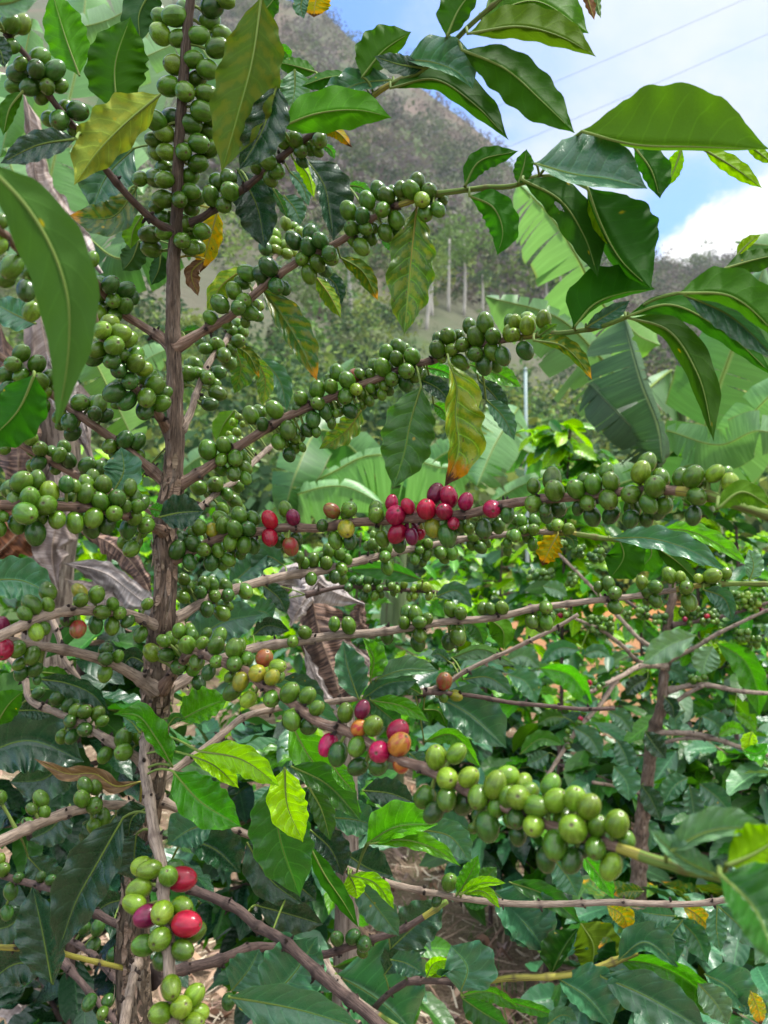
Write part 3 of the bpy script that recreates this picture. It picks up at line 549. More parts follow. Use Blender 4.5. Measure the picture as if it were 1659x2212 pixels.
# leaves: tile branch kind left-width right-width midrib points; options: u seen from below, d= depth, dd= depth change to the tip, wv= waviness, W= true half-width
LV = '''
00 TR B 115 130 515,492 430,260 335,-60 u d=.56
00 TR M 175 190 760,720 745,430 845,110 u d=.57
00 B1 V 120 185 1040,612 840,775 620,1000 480,1200 u d=.52 wv=1.6 dd=-.02
00 B1 D 90 90 495,900 250,940 0,1060 d=.46
00 TR T 150 165 870,960 700,1130 592,1362 d=.66
00 B1 R 105 105 885,1215 740,1400 445,1398 d=.6
00 TR L 55 65 925,1390 862,1500 845,1615 d=.64 u
F TR P 62 62 565,-10 545,130 512,255 478,372 u d=.5
F B2 D 45 36 600,180 565,285 516,368 d=.51
00 TR D 130 110 1000,-90 900,100 910,270 u d=.6
00 B1 G 70 80 -120,30 60,20 280,-70 d=.36
00 B1 D 70 60 -100,240 0,330 30,440 d=.45
00 B1 M 45 60 150,590 70,690 20,880 u d=.5
F B3 N 66 63 -45,340 60,450 118,550 147,650 149,740 138,835 119,928 u d=.30 dd=.02 wv=.7 tail=.3
F B7 M 55 50 75,808 40,885 -40,965 u d=.44
01 B3 T 90 95 235,440 100,380 -60,290 d=.62
01 B7 T 120 110 740,1525 800,1400 785,1238 d=.57
F TR D 36 32 343,1117 385,1108 441,1104 d=.58
F TR B 14 14 322,1098 340,1102 362,1112 d=.6
F B16 T 46 38 -45,1255 50,1255 122,1292 d=.58
F B18 D 46 50 -40,1515 70,1490 182,1492 d=.82 u
F B18 D 70 62 -60,1640 60,1600 182,1645 d=.80
F B20 D 44 40 150,1625 100,1680 20,1690 d=.84
F B17 M 30 25 -10,1568 20,1520 50,1492 d=.6 u
F B18 D 22 18 38,1535 78,1535 118,1545 d=.7
F B17 D 18 26 80,1466 145,1476 200,1500 238,1545 d=.66 wv=1.6
F B17 M 14 14 88,1452 120,1455 152,1462 d=.7 u
F B17 D 24 20 318,1435 285,1420 255,1455 d=.7
02 B21 B 48 92 1118,1650 1010,1465 890,1320 733,1310 d=.55 wv=2.2
02 B21 T 50 55 905,1430 850,1360 795,1330 d=.6
02 TR B 120 72 1160,1355 1320,1270 1485,1205 d=.6 wv=1.5
02 TR M 30 30 1085,1390 1140,1330 1205,1345 d=.58
F B14 T 42 42 408,1390 480,1345 570,1325 d=.8
F B13 T 30 26 497,1265 530,1235 580,1192 d=.85
F B14 D 30 26 400,1345 430,1300 480,1290 d=.85
F B21 Y 26 18 412,1632 460,1652 516,1703 d=.53
F B21 Y 30 30 428,1622 520,1640 604,1698 d=.52 wv=1.3
03 B21 B 150 130 1120,20 1290,210 1565,382 d=.53
13 B24 Y 115 115 185,-5 205,250 305,482 d=.53 W=150
13 B24 M 185 175 115,90 150,430 285,836 d=.56 dd=.02
13 B24 M 70 62 345,125 420,260 482,472 d=.55
F B24 B 46 36 625,1555 665,1630 720,1700 782,1757 d=.6
F B24 M 36 26 628,1655 700,1690 780,1772 d=.58 
13 B24 B 56 40 490,-25 560,70 645,162 d=.57
F B25 T 30 34 580,1470 625,1500 738,1570 d=.7
F B25 T 26 30 605,1465 660,1490 700,1540 d=.74
13 B24 T 115 95 480,320 640,335 800,382 d=.64
13 B24 D 90 85 690,145 870,165 1030,225 d=.68
13 B24 T 95 85 1090,400 1250,440 1392,612 d=.66
13 B24 B 150 66 715,492 900,385 1180,365 d=.62 
13 B24 B 66 45 730,492 950,465 1150,520 1328,637 d=.61 wv=1.7
13 B24 D 110 90 350,400 480,520 565,700 d=.66
13 B24 M 60 52 340,490 450,700 560,860 666,1037 u d=.6
13 B24 D 130 130 590,560 730,650 890,700 d=.76
13 B24 T 95 100 650,740 780,900 930,1092 d=.74
13 B24 Y 62 62 600,690 640,770 655,850 d=.64
13 B24 Y 55 30 610,695 760,740 897,916 d=.63 wv=1.5
13 B22 D 95 110 10,890 240,955 440,1015 d=.7
13 B22 D 120 120 -60,480 110,740 305,885 d=.66
13 B22 D 60 60 250,740 320,800 390,860 d=.7
13 B22 T 205 170 50,1530 240,1340 400,1090 d=.6
13 B22 T 130 160 -180,1480 250,1560 700,1690 d=.5
F B22 T 40 50 500,2140 540,2090 560,2050 d=.7
13 B23 D 130 130 870,1172 990,1060 1215,860 d=.84
13 B24 B 58 50 1300,825 1370,720 1442,562 d=.68
13 B24 Y 42 24 1320,822 1450,750 1622,746 d=.67
13 B24 Y 42 26 1330,812 1470,800 1582,912 d=.67
13 B24 M 50 45 1340,820 1420,870 1505,890 d=.7
03 B21 D 135 170 800,320 640,600 500,850 374,1203 d=.56
03 B21 D 110 175 885,430 870,580 880,727 d=.59
03 B21 D 75 90 955,255 860,320 830,462 d=.6
03 B21 T 110 135 1385,350 1230,400 1088,497 d=.58
03 B22 D 155 95 1190,455 1380,520 1560,682 d=.62
03 B28 D 165 115 340,1405 262,1000 210,765 d=.6
03 B28 D 130 120 330,1280 100,1270 -100,1420 d=.62
03 B29 D 90 80 805,850 700,880 595,955 d=.75
F B20 X 17 15 306,1688 250,1698 205,1672 150,1672 72,1638 d=.62 wv=2.6
F B20 D 36 36 60,1850 95,1890 130,1935 d=.8
F B20 D 34 34 150,1740 110,1790 60,1815 d=.85
F B20 D 40 40 250,1760 220,1800 180,1850 d=.85
F B29 D 40 38 60,1960 20,2000 -30,2010 d=.8
12 B25 T 78 110 665,1215 595,1010 562,832 d=.72
12 B25 B 22 78 740,1090 762,950 690,812 d=.73 wv=1.4
12 B25 G 82 34 775,1085 950,1025 1190,1030 d=.74
12 B25 T 55 92 680,1217 850,1110 1055,1090 d=.76
12 B25 B 52 42 740,1220 950,1260 1122,1362 d=.74
12 B25 M 70 70 735,1215 820,1290 955,1400 d=.78
12 B26 M 42 45 1075,1182 980,1140 918,1200 d=.78
12 B26 T 170 112 1165,1195 1350,1290 1625,1530 d=.84
12 B26 M 40 50 1085,1280 1180,1290 1238,1400 d=.84 u
12 B25 G 30 62 1265,945 1450,890 1690,1000 d=.86
12 B25 T 35 35 1250,970 1180,920 1128,930 d=.86
12 B25 T 62 62 1340,1085 1500,1070 1670,1185 d=.84
12 B25 B 40 62 1090,1490 1250,1440 1460,1659 d=.9
12 B25 T 60 60 990,1560 1080,1640 1130,1700 d=.85
12 B33 M 62 42 1080,442 870,375 600,370 d=.9
12 B33 T 52 52 1160,550 1300,510 1402,622 d=.95
12 B14 B 62 82 1510,690 1600,770 1602,892 u d=.9
12 B14 M 50 60 1350,690 1440,760 1480,862 d=.92
12 B13 T 62 82 180,345 80,290 -20,405 d=.85
12 B33 T 80 70 -20,640 60,650 110,690 d=.9
12 B33 D 60 60 40,470 150,560 200,660 d=.9
12 B14 D 50 60 -20,800 60,740 220,770 d=.9
22 B13 T 82 62 630,170 900,172 1180,258 1392,388 d=.77 wv=1.7
22 B13 M 130 112 690,172 725,275 638,432 u d=.8
22 B13 B 82 62 880,190 905,265 818,382 u d=.82
22 B13 B 62 34 950,108 1150,125 1330,205 1542,358 d=.83 wv=1.6
22 B13 M 42 52 930,225 1080,330 1212,462 u d=.82
22 B14 T 52 72 1240,502 1370,555 1432,712 d=.71
22 B13 O 66 72 300,142 252,225 195,350 u d=.79 wv=2.6
22 B13 M 30 30 340,150 390,180 405,245 d=.8
22 B14 G 52 62 1540,440 1565,350 1535,240 d=.72
10 B2 M 150 72 685,502 825,330 1008,206 u d=.53
10 B2 T 175 34 970,390 1160,410 1320,480 1408,578 d=.5
10 B2 D 62 62 1090,442 940,420 765,365 d=.5
10 B2 M 118 64 870,572 1150,515 1420,680 1638,908 u d=.52
F B2 M 46 50 998,108 1090,148 1170,218 1242,288 u d=.49
10 B2 M 118 74 1235,240 1315,60 1450,-110 u d=.49
F B2 L 46 26 1010,73 1130,58 1220,83 1288,123 u d=.48
F B2 B 62 62 1040,42 1150,2 1272,72 u d=.5
20 B5 L 372 24 455,852 760,932 1200,952 1672,968 u d=.45 wv=.5 W=380
20 B5 Y 62 52 1240,968 1430,1080 1622,1220 u d=.5
20 B5 Y 40 40 1520,930 1600,990 1690,1060 u d=.5
20 B5 T 262 56 148,1062 400,1130 650,1165 880,1224 d=.46 wv=.7 W=280
20 B5 M 118 62 790,950 900,1100 960,1288 u d=.5
20 B5 Y 42 52 1100,960 1055,1090 1000,1215 u d=.52
F B5 M 104 20 1268,404 1296,480 1340,560 1408,626 u d=.49 W=125 wv=.6
F B5 Y 14 16 1276,412 1290,465 1320,535 u d=.5
F B5 H 43 36 1128,388 1210,433 1262,510 1292,600 u d=.5
20 B5 M 55 60 40,1195 75,1080 95,965 u d=.53
F B5 M 22 22 1004,403 1030,354 1120,326 u d=.54
F B5 M 36 29 1014,423 1065,448 1086,500 1074,552 u d=.54
21 B10 M 190 26 398,468 530,315 720,240 930,215 u d=.51 W=200
21 B10 T 42 60 478,462 600,390 765,288 d=.52
21 B10 M 82 72 735,395 1000,315 1350,470 1720,800 u d=.47
21 B10 M 112 66 755,402 1000,475 1200,760 1309,1205 u d=.49 dd=-.02
21 B10 M 172 62 1080,240 1400,255 1780,570 u d=.42
21 B10 T 62 100 1115,250 1400,380 1720,670 d=.45
21 B10 M 62 72 1375,82 1550,30 1780,-20 u d=.5
20 B10 Y 40 22 1455,1660 1530,1580 1612,1520 u d=.52
21 B10 R 62 32 140,547 330,585 445,690 520,805 u d=.54
21 B10 L 30 34 168,522 230,480 297,440 d=.56
11 B10 M 152 152 1070,845 1000,1080 965,1260 888,1508 d=.6 W=165
11 B10 Q 162 62 1250,690 1300,850 1290,1020 1310,1250 1220,1505 d=.58 wv=1.6
11 B10 D 60 52 1050,795 1180,860 1272,962 d=.64
11 B10 B 42 34 1090,722 1190,740 1295,792 d=.66
11 B10 B 72 52 1370,700 1540,755 1720,850 d=.66
11 B10 D 62 62 1440,800 1540,900 1630,1032 d=.68
11 B10 T 62 52 1490,930 1600,1040 1675,1195 d=.66
11 B10 B 40 42 1150,955 1210,1000 1235,1075 d=.68
F B5 W 46 44 900,448 888,560 881,640 873,724 d=.57 wv=1.6
11 B5 R 112 62 30,202 165,380 285,580 398,814 d=.62
11 B5 W 42 52 385,130 480,260 552,402 d=.66 u
11 B5 D 50 42 430,110 510,180 555,315 d=.68
11 B5 R 52 52 545,8 680,90 792,288 u d=.62
01 B5 W 85 62 1600,70 1430,200 1345,380 d=.7 u wv=1.6
01 B5 M 34 34 1175,500 1250,485 1335,510 d=.64
01 B6 W 92 62 1490,560 1560,700 1518,895 d=.8
01 B6 R 40 32 1490,560 1610,640 1680,790 u d=.78
11 B6 W 50 54 -10,645 60,800 40,975 d=.82
11 B6 T 64 54 20,655 150,800 202,1005 d=.84
01 B11 L 85 62 1520,1000 1450,1090 1402,1205 d=.8 u
11 B10 W 65 74 690,990 590,1130 408,1252 d=.72 wv=1.7
10 B2 D 150 50 325,1035 440,1200 480,1400 502,1562 d=.62 W=160
F B2 D 36 42 513,366 553,440 573,538 d=.61
10 B5 D 50 58 60,1110 60,1350 62,1612 d=.62
10 B5 M 26 26 100,1205 160,1310 206,1418 d=.64
10 B5 T 64 64 178,1265 250,1350 292,1455 d=.72
10 B2 T 42 42 212,1105 300,1200 342,1335 d=.72
10 B2 Y 32 42 238,1028 330,1120 377,1284 d=.66 u
10 B5 B 34 34 590,1200 680,1215 750,1270 d=.66
10 B5 B 30 36 810,1545 870,1580 915,1645 d=.64
10 B2 O 30 42 398,872 500,845 627,957 d=.57 u
10 B2 B 24 24 425,935 480,970 510,1032 d=.6
10 B2 B 142 122 148,828 400,735 700,718 882,764 u d=.52
10 B2 T 46 102 888,520 680,540 520,600 372,642 d=.54 wv=1.8
10 B2 M 72 42 640,500 480,500 290,560 u d=.56
10 B2 G 84 92 250,450 252,570 228,702 d=.58
10 B2 M 62 52 390,470 260,430 130,400 u d=.62
10 B2 B 40 50 130,370 170,330 228,395 d=.64
10 TR M 60 70 -40,120 60,60 140,-40 u d=.55
F B35 X 12 9 1258,-40 1272,5 1284,44 u d=.62 wv=2
F B35 G 8 9 1292,-40 1290,10 1298,40 u d=.63 wv=2
F B34 O 30 28 690,-24 680,12 678,38 u d=.62
F B34 T 14 16 660,-20 650,15 657,40 d=.62
F TR D 26 26 300,520 285,560 265,585 d=.7 u
F TR O 24 28 470,455 452,520 432,590 d=.66 u
F TR X 16 14 442,560 415,585 428,640 d=.63 wv=2
01 TR D 55 52 1040,-20 1030,80 980,190 d=.65 u
F B4 D 20 22 300,1040 270,1005 245,985 d=.7
23 B15 G 135 52 1010,552 1250,420 1660,380 d=.29
23 B15 G 45 92 1350,712 1100,585 885,395 d=.29
23 B15 Y 175 90 1395,632 1560,560 1780,420 u d=.28
23 B15 M 300 125 1345,690 1560,900 1720,1280 d=.27 dd=-.02 W=320
21 B12 L 70 70 1330,1640 1480,1530 1700,1640 u d=.38
'''.strip().splitlines()
# lower right shrub (its own plant)
LV2 = '''
23 S B 62 42 440,540 565,700 662,852
23 S M 62 52 -20,738 220,825 452,1012
23 S T 130 110 -60,880 120,1050 215,1195
23 S T 72 82 280,600 370,720 425,832
23 S h 142 105 445,1005 525,1140 508,1352 u
23 S H 115 34 255,1335 330,1180 424,1038
23 S T 112 42 690,1245 850,1130 1075,1292
23 S Y 16 18 790,1215 820,1150 795,1078
23 S B 62 132 690,1245 900,1268 1200,1425 1405,1645
23 S T 132 112 575,1352 800,1445 1100,1610 1280,1720
23 S T 182 72 298,1365 470,1475 650,1680
23 S B 36 36 -60,1505 130,1558 302,1612
23 S T 50 45 230,1660 330,1600 425,1640
23 S O 60 52 615,890 720,960 755,1065
23 S O 46 42 1105,892 1220,970 1312,1092
23 S O 42 42 1545,1445 1590,1550 1615,1670
13 S T 322 150 520,1345 640,1408 820,1525 1010,1700
13 S M 22 62 505,1290 700,1245 895,1312
13 S T 80 70 870,1240 960,1260 1085,1330
13 S Y 32 52 1105,1352 1150,1270 1252,1240
13 S Y 22 32 1118,1362 1230,1310 1347,1372
13 S T 155 155 1325,1450 1370,1300 1262,1150
13 S B 32 52 1328,1475 1500,1450 1720,1570
13 S M 62 82 1335,1490 1480,1590 1640,1680
13 S D 90 80 830,1340 960,1200 1110,1180
13 S M 50 50 1400,760 1500,700 1560,640
'''.strip().splitlines()
BR2 = {}
for ln in '''
S1 Y 6 8 .3 | 880,2118,.86 936,2119,.86 1020,2122,.85 1106,2112,.84 1193,2109,.83 1259,2099,.83 1339,2072,.83 1376,2056,.83
S2 P 7 5 .7 | 700,2080,.95 760,2150,.9 800,2180,.88 880,2230,.86
S3 D 8 6 0 | 700,2330,1.0 780,2215,.93 840,2146,.88 886,2117,.86
'''.strip().splitlines():
    h, p = ln.split('|'); h = h.split()
    BR2[h[0]] = dict(mat=h[1], r0=float(h[2]), r1=float(h[3]), g=float(h[4]), pts=[tuple(map(float, q.split(','))) for q in p.split()])

LV2 += '''
23 S T 190 95 -120,800 40,950 212,1200
23 S T 72 62 1060,960 950,950 830,932
23 S T 86 76 1105,985 1030,1100 1072,1258
23 S T 62 72 1070,978 1180,1080 1270,1264
23 S T 55 55 1330,890 1325,1040 1352,1192
23 S T 72 62 1335,895 1470,1020 1605,1182
23 S T 130 62 1245,1335 1400,1420 1545,1605
23 S G 80 72 1205,1395 1330,1540 1400,1670
23 S R 42 42 855,800 760,800 655,822
23 S T 60 50 1420,1560 1540,1540 1680,1600
'''.strip().splitlines()
# the shrub on the right with the knobbly trunk
BR3 = {}
for ln in '''
K K 24 6 0 | 1378,1960,1.75 1388,1760,1.75 1402,1660,1.75 1408,1590,1.75 1428,1530,1.74 1434,1460,1.75 1444,1410,1.76 1440,1350,1.75 1453,1290,1.75 1449,1225,1.76 1456,1165,1.77
a P 6 4 0 | 1436,1440,1.75 1383,1439,1.7 1340,1462,1.66 1273,1496,1.62
b P 5 4 0 | 1330,1468,1.66 1306,1509,1.64 1256,1566,1.62 1203,1643,1.6 1170,1700,1.58
c P 5 3 0 | 1436,1420,1.75 1383,1430,1.75 1346,1396,1.72 1313,1370,1.7 1240,1335,1.68
d P 5 3 0 | 1440,1405,1.75 1400,1393,1.76 1340,1336,1.78 1266,1256,1.8 1200,1190,1.82
e P 6 4 0 | 1440,1492,1.75 1506,1479,1.72 1600,1493,1.68 1690,1500,1.66
f P 5 4 0 | 1430,1540,1.75 1483,1500,1.72 1520,1480,1.70
g P 6 4 0 | 1412,1582,1.75 1506,1586,1.70 1606,1616,1.65 1690,1640,1.62
h P 4 3 0 | 1415,1610,1.75 1470,1596,1.72 1560,1600,1.68
i P 5 3 0 | 1445,1425,1.75 1500,1400,1.74 1543,1373,1.72 1583,1353,1.7 1670,1312,1.66
j D 5 3 0 | 1450,1350,1.75 1540,1336,1.76 1640,1308,1.76 1700,1290,1.76
k D 4 3 0 | 1450,1340,1.75 1416,1336,1.78 1360,1303,1.8 1300,1262,1.82
l P 5 3 0 | 1400,1720,1.75 1340,1700,1.72 1280,1690,1.68
'''.strip().splitlines():
    h, p = ln.split('|'); h = h.split()
    BR3['S' + h[0]] = dict(mat=h[1], r0=float(h[2]), r1=float(h[3]), g=float(h[4]), pts=[tuple(map(float, q.split(','))) for q in p.split()])
# clusters of small fruit in tile 22: branch x,y,spread x,spread y,count, red ones
CL3 = '''
Sd 190,405,80,25,26,0
Sd 385,440,28,40,12,0
Sd 350,215,45,22,12,0
Sd 430,250,30,30,9,0
Sd 540,285,42,32,14,0
Sc 330,655,60,22,12,2
Sc 570,735,75,50,30,0
Sk 740,670,22,26,7,0
Sk 850,640,35,45,12,0
Sj 1150,670,60,50,22,1
Sj 1280,680,50,45,18,1
Sj 1480,580,50,50,18,0
Sj 1590,590,50,55,20,2
Sj 960,700,35,30,8,0
Sa 545,1125,50,20,5,1
Sb 450,1350,20,60,4,1
Sb 360,1480,25,60,5,0
Se 1200,1085,60,18,14,0
Si 1500,800,40,30,12,0
Si 1560,850,40,30,12,0
'''.strip().splitlines()
LV3 = '''
22 S G 82 84 1192,798 1030,858 842,988
22 S G 84 84 1300,868 1258,960 1233,1062
22 S B 72 92 1325,848 1500,955 1590,1150 1602,1335
22 S T 58 42 445,892 310,880 185,985
22 S G 62 60 -40,965 70,930 182,1010
22 S B 52 84 175,1010 370,1055 527,1270
22 S T 72 62 -30,1050 80,1095 162,1242
22 S T 60 62 395,1395 490,1450 585,1595
22 S M 52 42 50,1570 190,1470 340,1510
22 S T 62 62 680,1475 735,1580 765,1690
22 S B 42 40 1338,1452 1430,1400 1515,1430
22 S Y 46 52 1555,1420 1540,1490 1548,1570
22 S B 60 42 1495,1545 1590,1565 1660,1495
22 S B 32 32 1445,1305 1530,1360 1585,1440
22 S M 40 42 850,740 910,800 980,850
22 S G 50 45 200,480 280,500 360,545
22 S T 42 42 460,930 560,900 640,940
22 S T 52 42 1000,1010 1080,1050 1120,1130
22 S D 52 52 880,1080 800,1120 740,1190
22 S T 52 52 560,1210 480,1240 410,1230
22 S T 55 50 620,1290 700,1330 780,1430
22 S D 62 52 860,1420 930,1520 1000,1600
22 S T 72 62 1230,1320 1320,1370 1390,1470
22 S T 42 42 1120,1290 1060,1350 1080,1440
22 S D 42 52 990,1200 1040,1260 1050,1340
22 S M 52 52 340,1330 250,1330 160,1380
22 S T 52 52 240,1560 160,1610 90,1640
23 S T 85 75 660,-10 740,90 760,215
23 S T 62 72 1140,60 1060,110 985,225
23 S T 72 55 1150,110 1170,230 1185,355
23 S T 62 82 1215,100 1330,190 1425,300
23 S D 62 62 840,110 900,200 965,340
23 S T 60 60 860,330 900,420 890,540
'''.strip().splitlines()
MATS = dict(K=BARK, D=TWIGD, W=TWIG, P=TWIGP, Y=STEMY)
CURVE = {}
def build_branch(key, b, parent, rg):
    n = max(24, int(len(b['pts']) * 9))
    c = catmull(b['pts'], n)
    pts = [P(*q) for q in c]
    CURVE[key] = c
    L = [0.]
    for a, q in zip(pts, pts[1:]): L.append(L[-1] + (q - a).length)
    rad = []; tint = []
    gap = .036 if key != 'TR' else .11
    off = rg.random() * gap
    sh = rg.uniform(.35, .65)
    trn = ((374, 735), (378, 940), (372, 1045), (357, 1130), (352, 1345), (340, 1490))
    for i, q in enumerate(c):
        t = i / n
        r = lerp(b['r0'], b['r1'], t)
        if key == 'TR':
            r = table([(-60, 10), (60, 12), (320, 13), (550, 16), (740, 18), (930, 21), (1015, 23), (1120, 27), (1215, 28), (1310, 28), (1450, 34), (1545, 33), (1730, 30), (1900, 31), (2060, 41), (2300, 46), (3300, 60)], q[1]) * .88
            near = max(math.exp(-((q[1] - ny) / 16) ** 2) for nx, ny in trn)
            r *= 1 + .22 * near; dark = .55 * math.exp(-(min(abs(q[1] - ny - 8) for nx, ny in trn) / 7) ** 2)
            if q[1] < 560: dark = max(dark, .25)
        else:
            ph = ((L[i] + off) / gap) % 1.; nd = min(ph, 1 - ph) * gap
            near = math.exp(-(nd / .0035) ** 2)
            r *= 1 + .28 * near * (1 if b['r0'] > 4 else .6); dark = .75 * math.exp(-(nd / .0022) ** 2)
            if L[i] < .03: r *= 1 + .75 * (1 - L[i] / .03) ** 2
        rad.append(r * q[2] / FPX); tint.append((sh, dark, .5, 1))
    mb = MB()
    if key == 'TR':
        tube(mb, pts, rad, BARK, 26, rough=.16, tint=tint, seed=3., matf=lambda t: BARKL if t < .565 else BARK)
    elif b['g'] > 0:
        g = b['g']
        tube(mb, pts, rad, MATS[b['mat']], 12, rough=.08, tint=tint, seed=rg.random() * 50, matf=lambda t: (MATS[b['mat']] if t < g - .03 else STEMY if t < g + .01 else STEM) if b['mat'] != 'Y' else (TWIGD if t < g else STEMY))
    else:
        tube(mb, pts, rad, MATS[b['mat']], 12, rough=.14, tint=tint, seed=rg.random() * 50)
    if key != 'TR':                               # scaly stubs left by fallen leaves and fruit at the nodes
        k = 0
        for i in range(2, n - 1):
            if int((L[i] + off + gap * .5) / gap) != int((L[i - 1] + off + gap * .5) / gap) and True:
                pass
            if int((L[i] + off) / gap) != int((L[i - 1] + off) / gap) and i / n < (b['g'] or 1):
                d = (pts[min(i + 1, n)] - pts[i - 1]).normalized()
                for s in range(rg.randint(3, 6)):
                    a = d.orthogonal().normalized(); a.rotate(__import__('mathutils').Quaternion(d, rg.random() * 6.28))
                    l = rg.uniform(.002, .005); r = rg.uniform(.0007, .0013)
                    q0 = pts[i] + a * rad[i] * .8; q1 = q0 + a * l + d * rg.uniform(-.002, .002)
                    tube(mb, [q0, q0.lerp(q1, .5), q1], [r, r * 1.2, r * .5], SCAB, 5)
    else:                                         # loose bark flakes low on the trunk
        for _ in range(150):
            i = rg.randint(int(n * .30), int(n * .68)); d = (pts[i + 1] - pts[i - 1]).normalized()
            a = Vector((rg.uniform(-1, 1), -abs(rg.gauss(.6, .4)), 0)); a = (a - d * a.dot(d)).normalized(); s_ = d.cross(a)
            ln = rg.uniform(.008, .026); w = rg.uniform(.0012, .003); c0 = pts[i] + a * rad[i] * .99
            vs = []; uv = []
            for j in range(5):
                t = j / 4; lift = .0025 * abs(t - .5) ** 2 * 4 * rg.uniform(.3, 1.)
                for e in (-1, 1):
                    vs.append(c0 + d * ln * (t - .5) + s_ * e * w * math.sin(math.pi * (.12 + .76 * t)) + a * (lift + .0004)); uv.append((rg.random() * .02 + .3, t * ln))
            mb.add(vs, [(2 * j, 2 * j + 1, 2 * j + 3, 2 * j + 2) for j in range(4)], uv, BARK if rg.random() < .6 else BARKL, (rg.uniform(.5, 1), 0, .5, 1))
    return mb, pts
def nearest(key, x, y):
    best = None
    for i, q in enumerate(CURVE[key]):
        e = (q[0] - x) ** 2 + (q[1] - y) ** 2
        if best is None or e < best[0]: best = (e, i)
    return CURVE[key][best[1]], math.sqrt(best[0])

base = P(300, 2300, .66); base.z = 0
shrub = thing('coffee_shrub', base, 'tall coffee shrub with bare brown trunk and long branches crowded with green and red cherries', 'coffee shrub')
rg = random.Random(11)
BMB = {}
for k, b in BR.items():
    if k == 'TR': b['pts'] = [(330, 3240, .90)] + [(316, 2700, .75)] + b['pts']
    BMB[k] = build_branch(k, b, shrub, rg)

# ---- cherries: seen places kept, depths settled so that neighbours touch and do not sink into each other
cher = []
for ln in CH:
    h, body = ln.split(':'); key, tile = h.split()
    for tok in body.split():
        xs, ys, rs = tok.split(',')
        num = ''.join(ch for ch in rs if ch.isdigit()); fl = rs[len(num):]
        x, y = T(tile, float(xs), float(ys)); r = float(num) * TS(tile)
        back = 'b' in fl; colr = fl.replace('b', '') or 'g'
        q, dist = nearest(key, x, y)
        # the branch runs through the middle of its fruit: fruit over it is in front of it, fruit beside it is level with it
        rho = dist / r
        dz = -1.05 * max(0., 1 - rho / 2.4) * r * q[2] / FPX if not back else .75 * r * q[2] / FPX
        if key == 'TR':
            tr_ = 12 * 0 + (13 if y < 300 else 16)
            dz = (-.9 * (1 - dist / 30) * tr_ - .2 * r) * q[2] / FPX if (dist < 16 and not back) else (.25 if not back else 1.0) * r * q[2] / FPX
        cher.append(dict(key=key, x=x, y=y, r=r, col=colr[0], back=back, q=q, d=q[2] + dz, i=len(cher)))
for c in cher: c['R'] = c['r'] * c['d'] / FPX * .93
pairs = []
for i, a in enumerate(cher):
    for b in cher[i + 1:]:
        if a['key'] == b['key'] and math.hypot(a['x'] - b['x'], a['y'] - b['y']) < (a['r'] + b['r']) * .97: pairs.append((a, b))
for it in range(60):
    for a, b in pairs:
        d = (a['d'] + b['d']) / 2
        s = math.hypot(a['x'] - b['x'], a['y'] - b['y']) * d / FPX
        need = math.sqrt(max((a['R'] + b['R']) ** 2 * .86 - s * s, 0)); have = b['d'] - a['d']
        front = have >= 0 if a['back'] == b['back'] else b['back']
        if front and have < need: e = (need - have) / 2 * .5; a['d'] -= e * .9; b['d'] += e * 1.1
        elif not front and -have < need: e = (need + have) / 2 * .5; a['d'] += e * 1.1; b['d'] -= e * .9
PETIOLE = {}
for c in cher:
    pos = P(c['x'], c['y'], c['d']); q = c['q']
    c['pos'] = pos
    node = P(q[0], q[1], q[2])
    ax = pos - node
    if ax.length < 1e-5: ax = Vector((0, -1, 0))
    ax.normalize(); ax += Vector((rg.gauss(0, .28), rg.gauss(-.12, .25), rg.gauss(0, .28))); ax.normalize()
    R_ = c['r'] * c['d'] / FPX
    asp = rg.uniform(1.08, 1.2)
    c['mb'] = cherry_mb(pos, ax, R_ * asp, R_ * rg.uniform(.88, .95), CM[c['col']], rg)
    # its short stalk belongs to the branch
    tail = pos - ax * R_ * .95
    if (tail - node).length < .03:
        mid = node.lerp(tail, .5) + Vector((0, 0, .001))
        tube(BMB[c['key']][0], [node, mid, tail], [.0016, .0011, .0013], STEMY if c['col'] in 'yor' else STEM, 5, cap=False)
KEEP = 100
def inframe(c): return -20 < c['x'] < 1680 and -20 < c['y'] < 2230
rank = sorted([c for c in cher if inframe(c)], key=lambda c: -(c['r'] * (.55 if c['back'] else 1) + (12 if c['col'] in 'rpoay' and not c['back'] else 0)))
keep = {c['i'] for c in rank[:KEEP]}

# ---- leaves
leaves = []
for n_, ln in enumerate(LV):
    tok = ln.split(); tile, key, typ, wl, wr = tok[0], tok[1], tok[2], float(tok[3]), float(tok[4])
    pts = [tuple(map(float, t.split(','))) for t in tok[5:] if ',' in t]
    op = dict(t.split('=') for t in tok[5:] if '=' in t); under = 'u' in tok[5:]
    x0, y0 = T(tile, *pts[0]); q, dist = nearest(key, x0, y0)
    d0 = float(op.get('d', q[2] - .01))
    at = P(*q) if dist < (200 if tile == '20' else 125) else None
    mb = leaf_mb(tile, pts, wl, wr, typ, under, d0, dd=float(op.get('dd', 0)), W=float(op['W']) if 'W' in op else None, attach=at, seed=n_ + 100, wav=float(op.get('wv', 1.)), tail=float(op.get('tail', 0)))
    Fp = [T(tile, *p) for p in pts]; cx = sum(p[0] for p in Fp) / len(Fp); cy = sum(p[1] for p in Fp) / len(Fp)
    ok = -60 < cx < 1720 and -60 < cy < 2270
    leaves.append((mb, key, typ, mb.area * (1 if ok else .2)))
LKEEP = 100
lr = sorted(range(len(leaves)), key=lambda i: -leaves[i][3]); lkeep = set(lr[:LKEEP])
LAB = {'R': 'dark leaf mottled with yellow rust spots', 'W': 'pale yellowing leaf', 'Q': 'yellow-green leaf with a browned tip', 'O': 'orange-yellow dying leaf', 'X': 'brown dried leaf', 'Y': 'young lime green leaf', 'H': 'dark green leaf with a hole'}
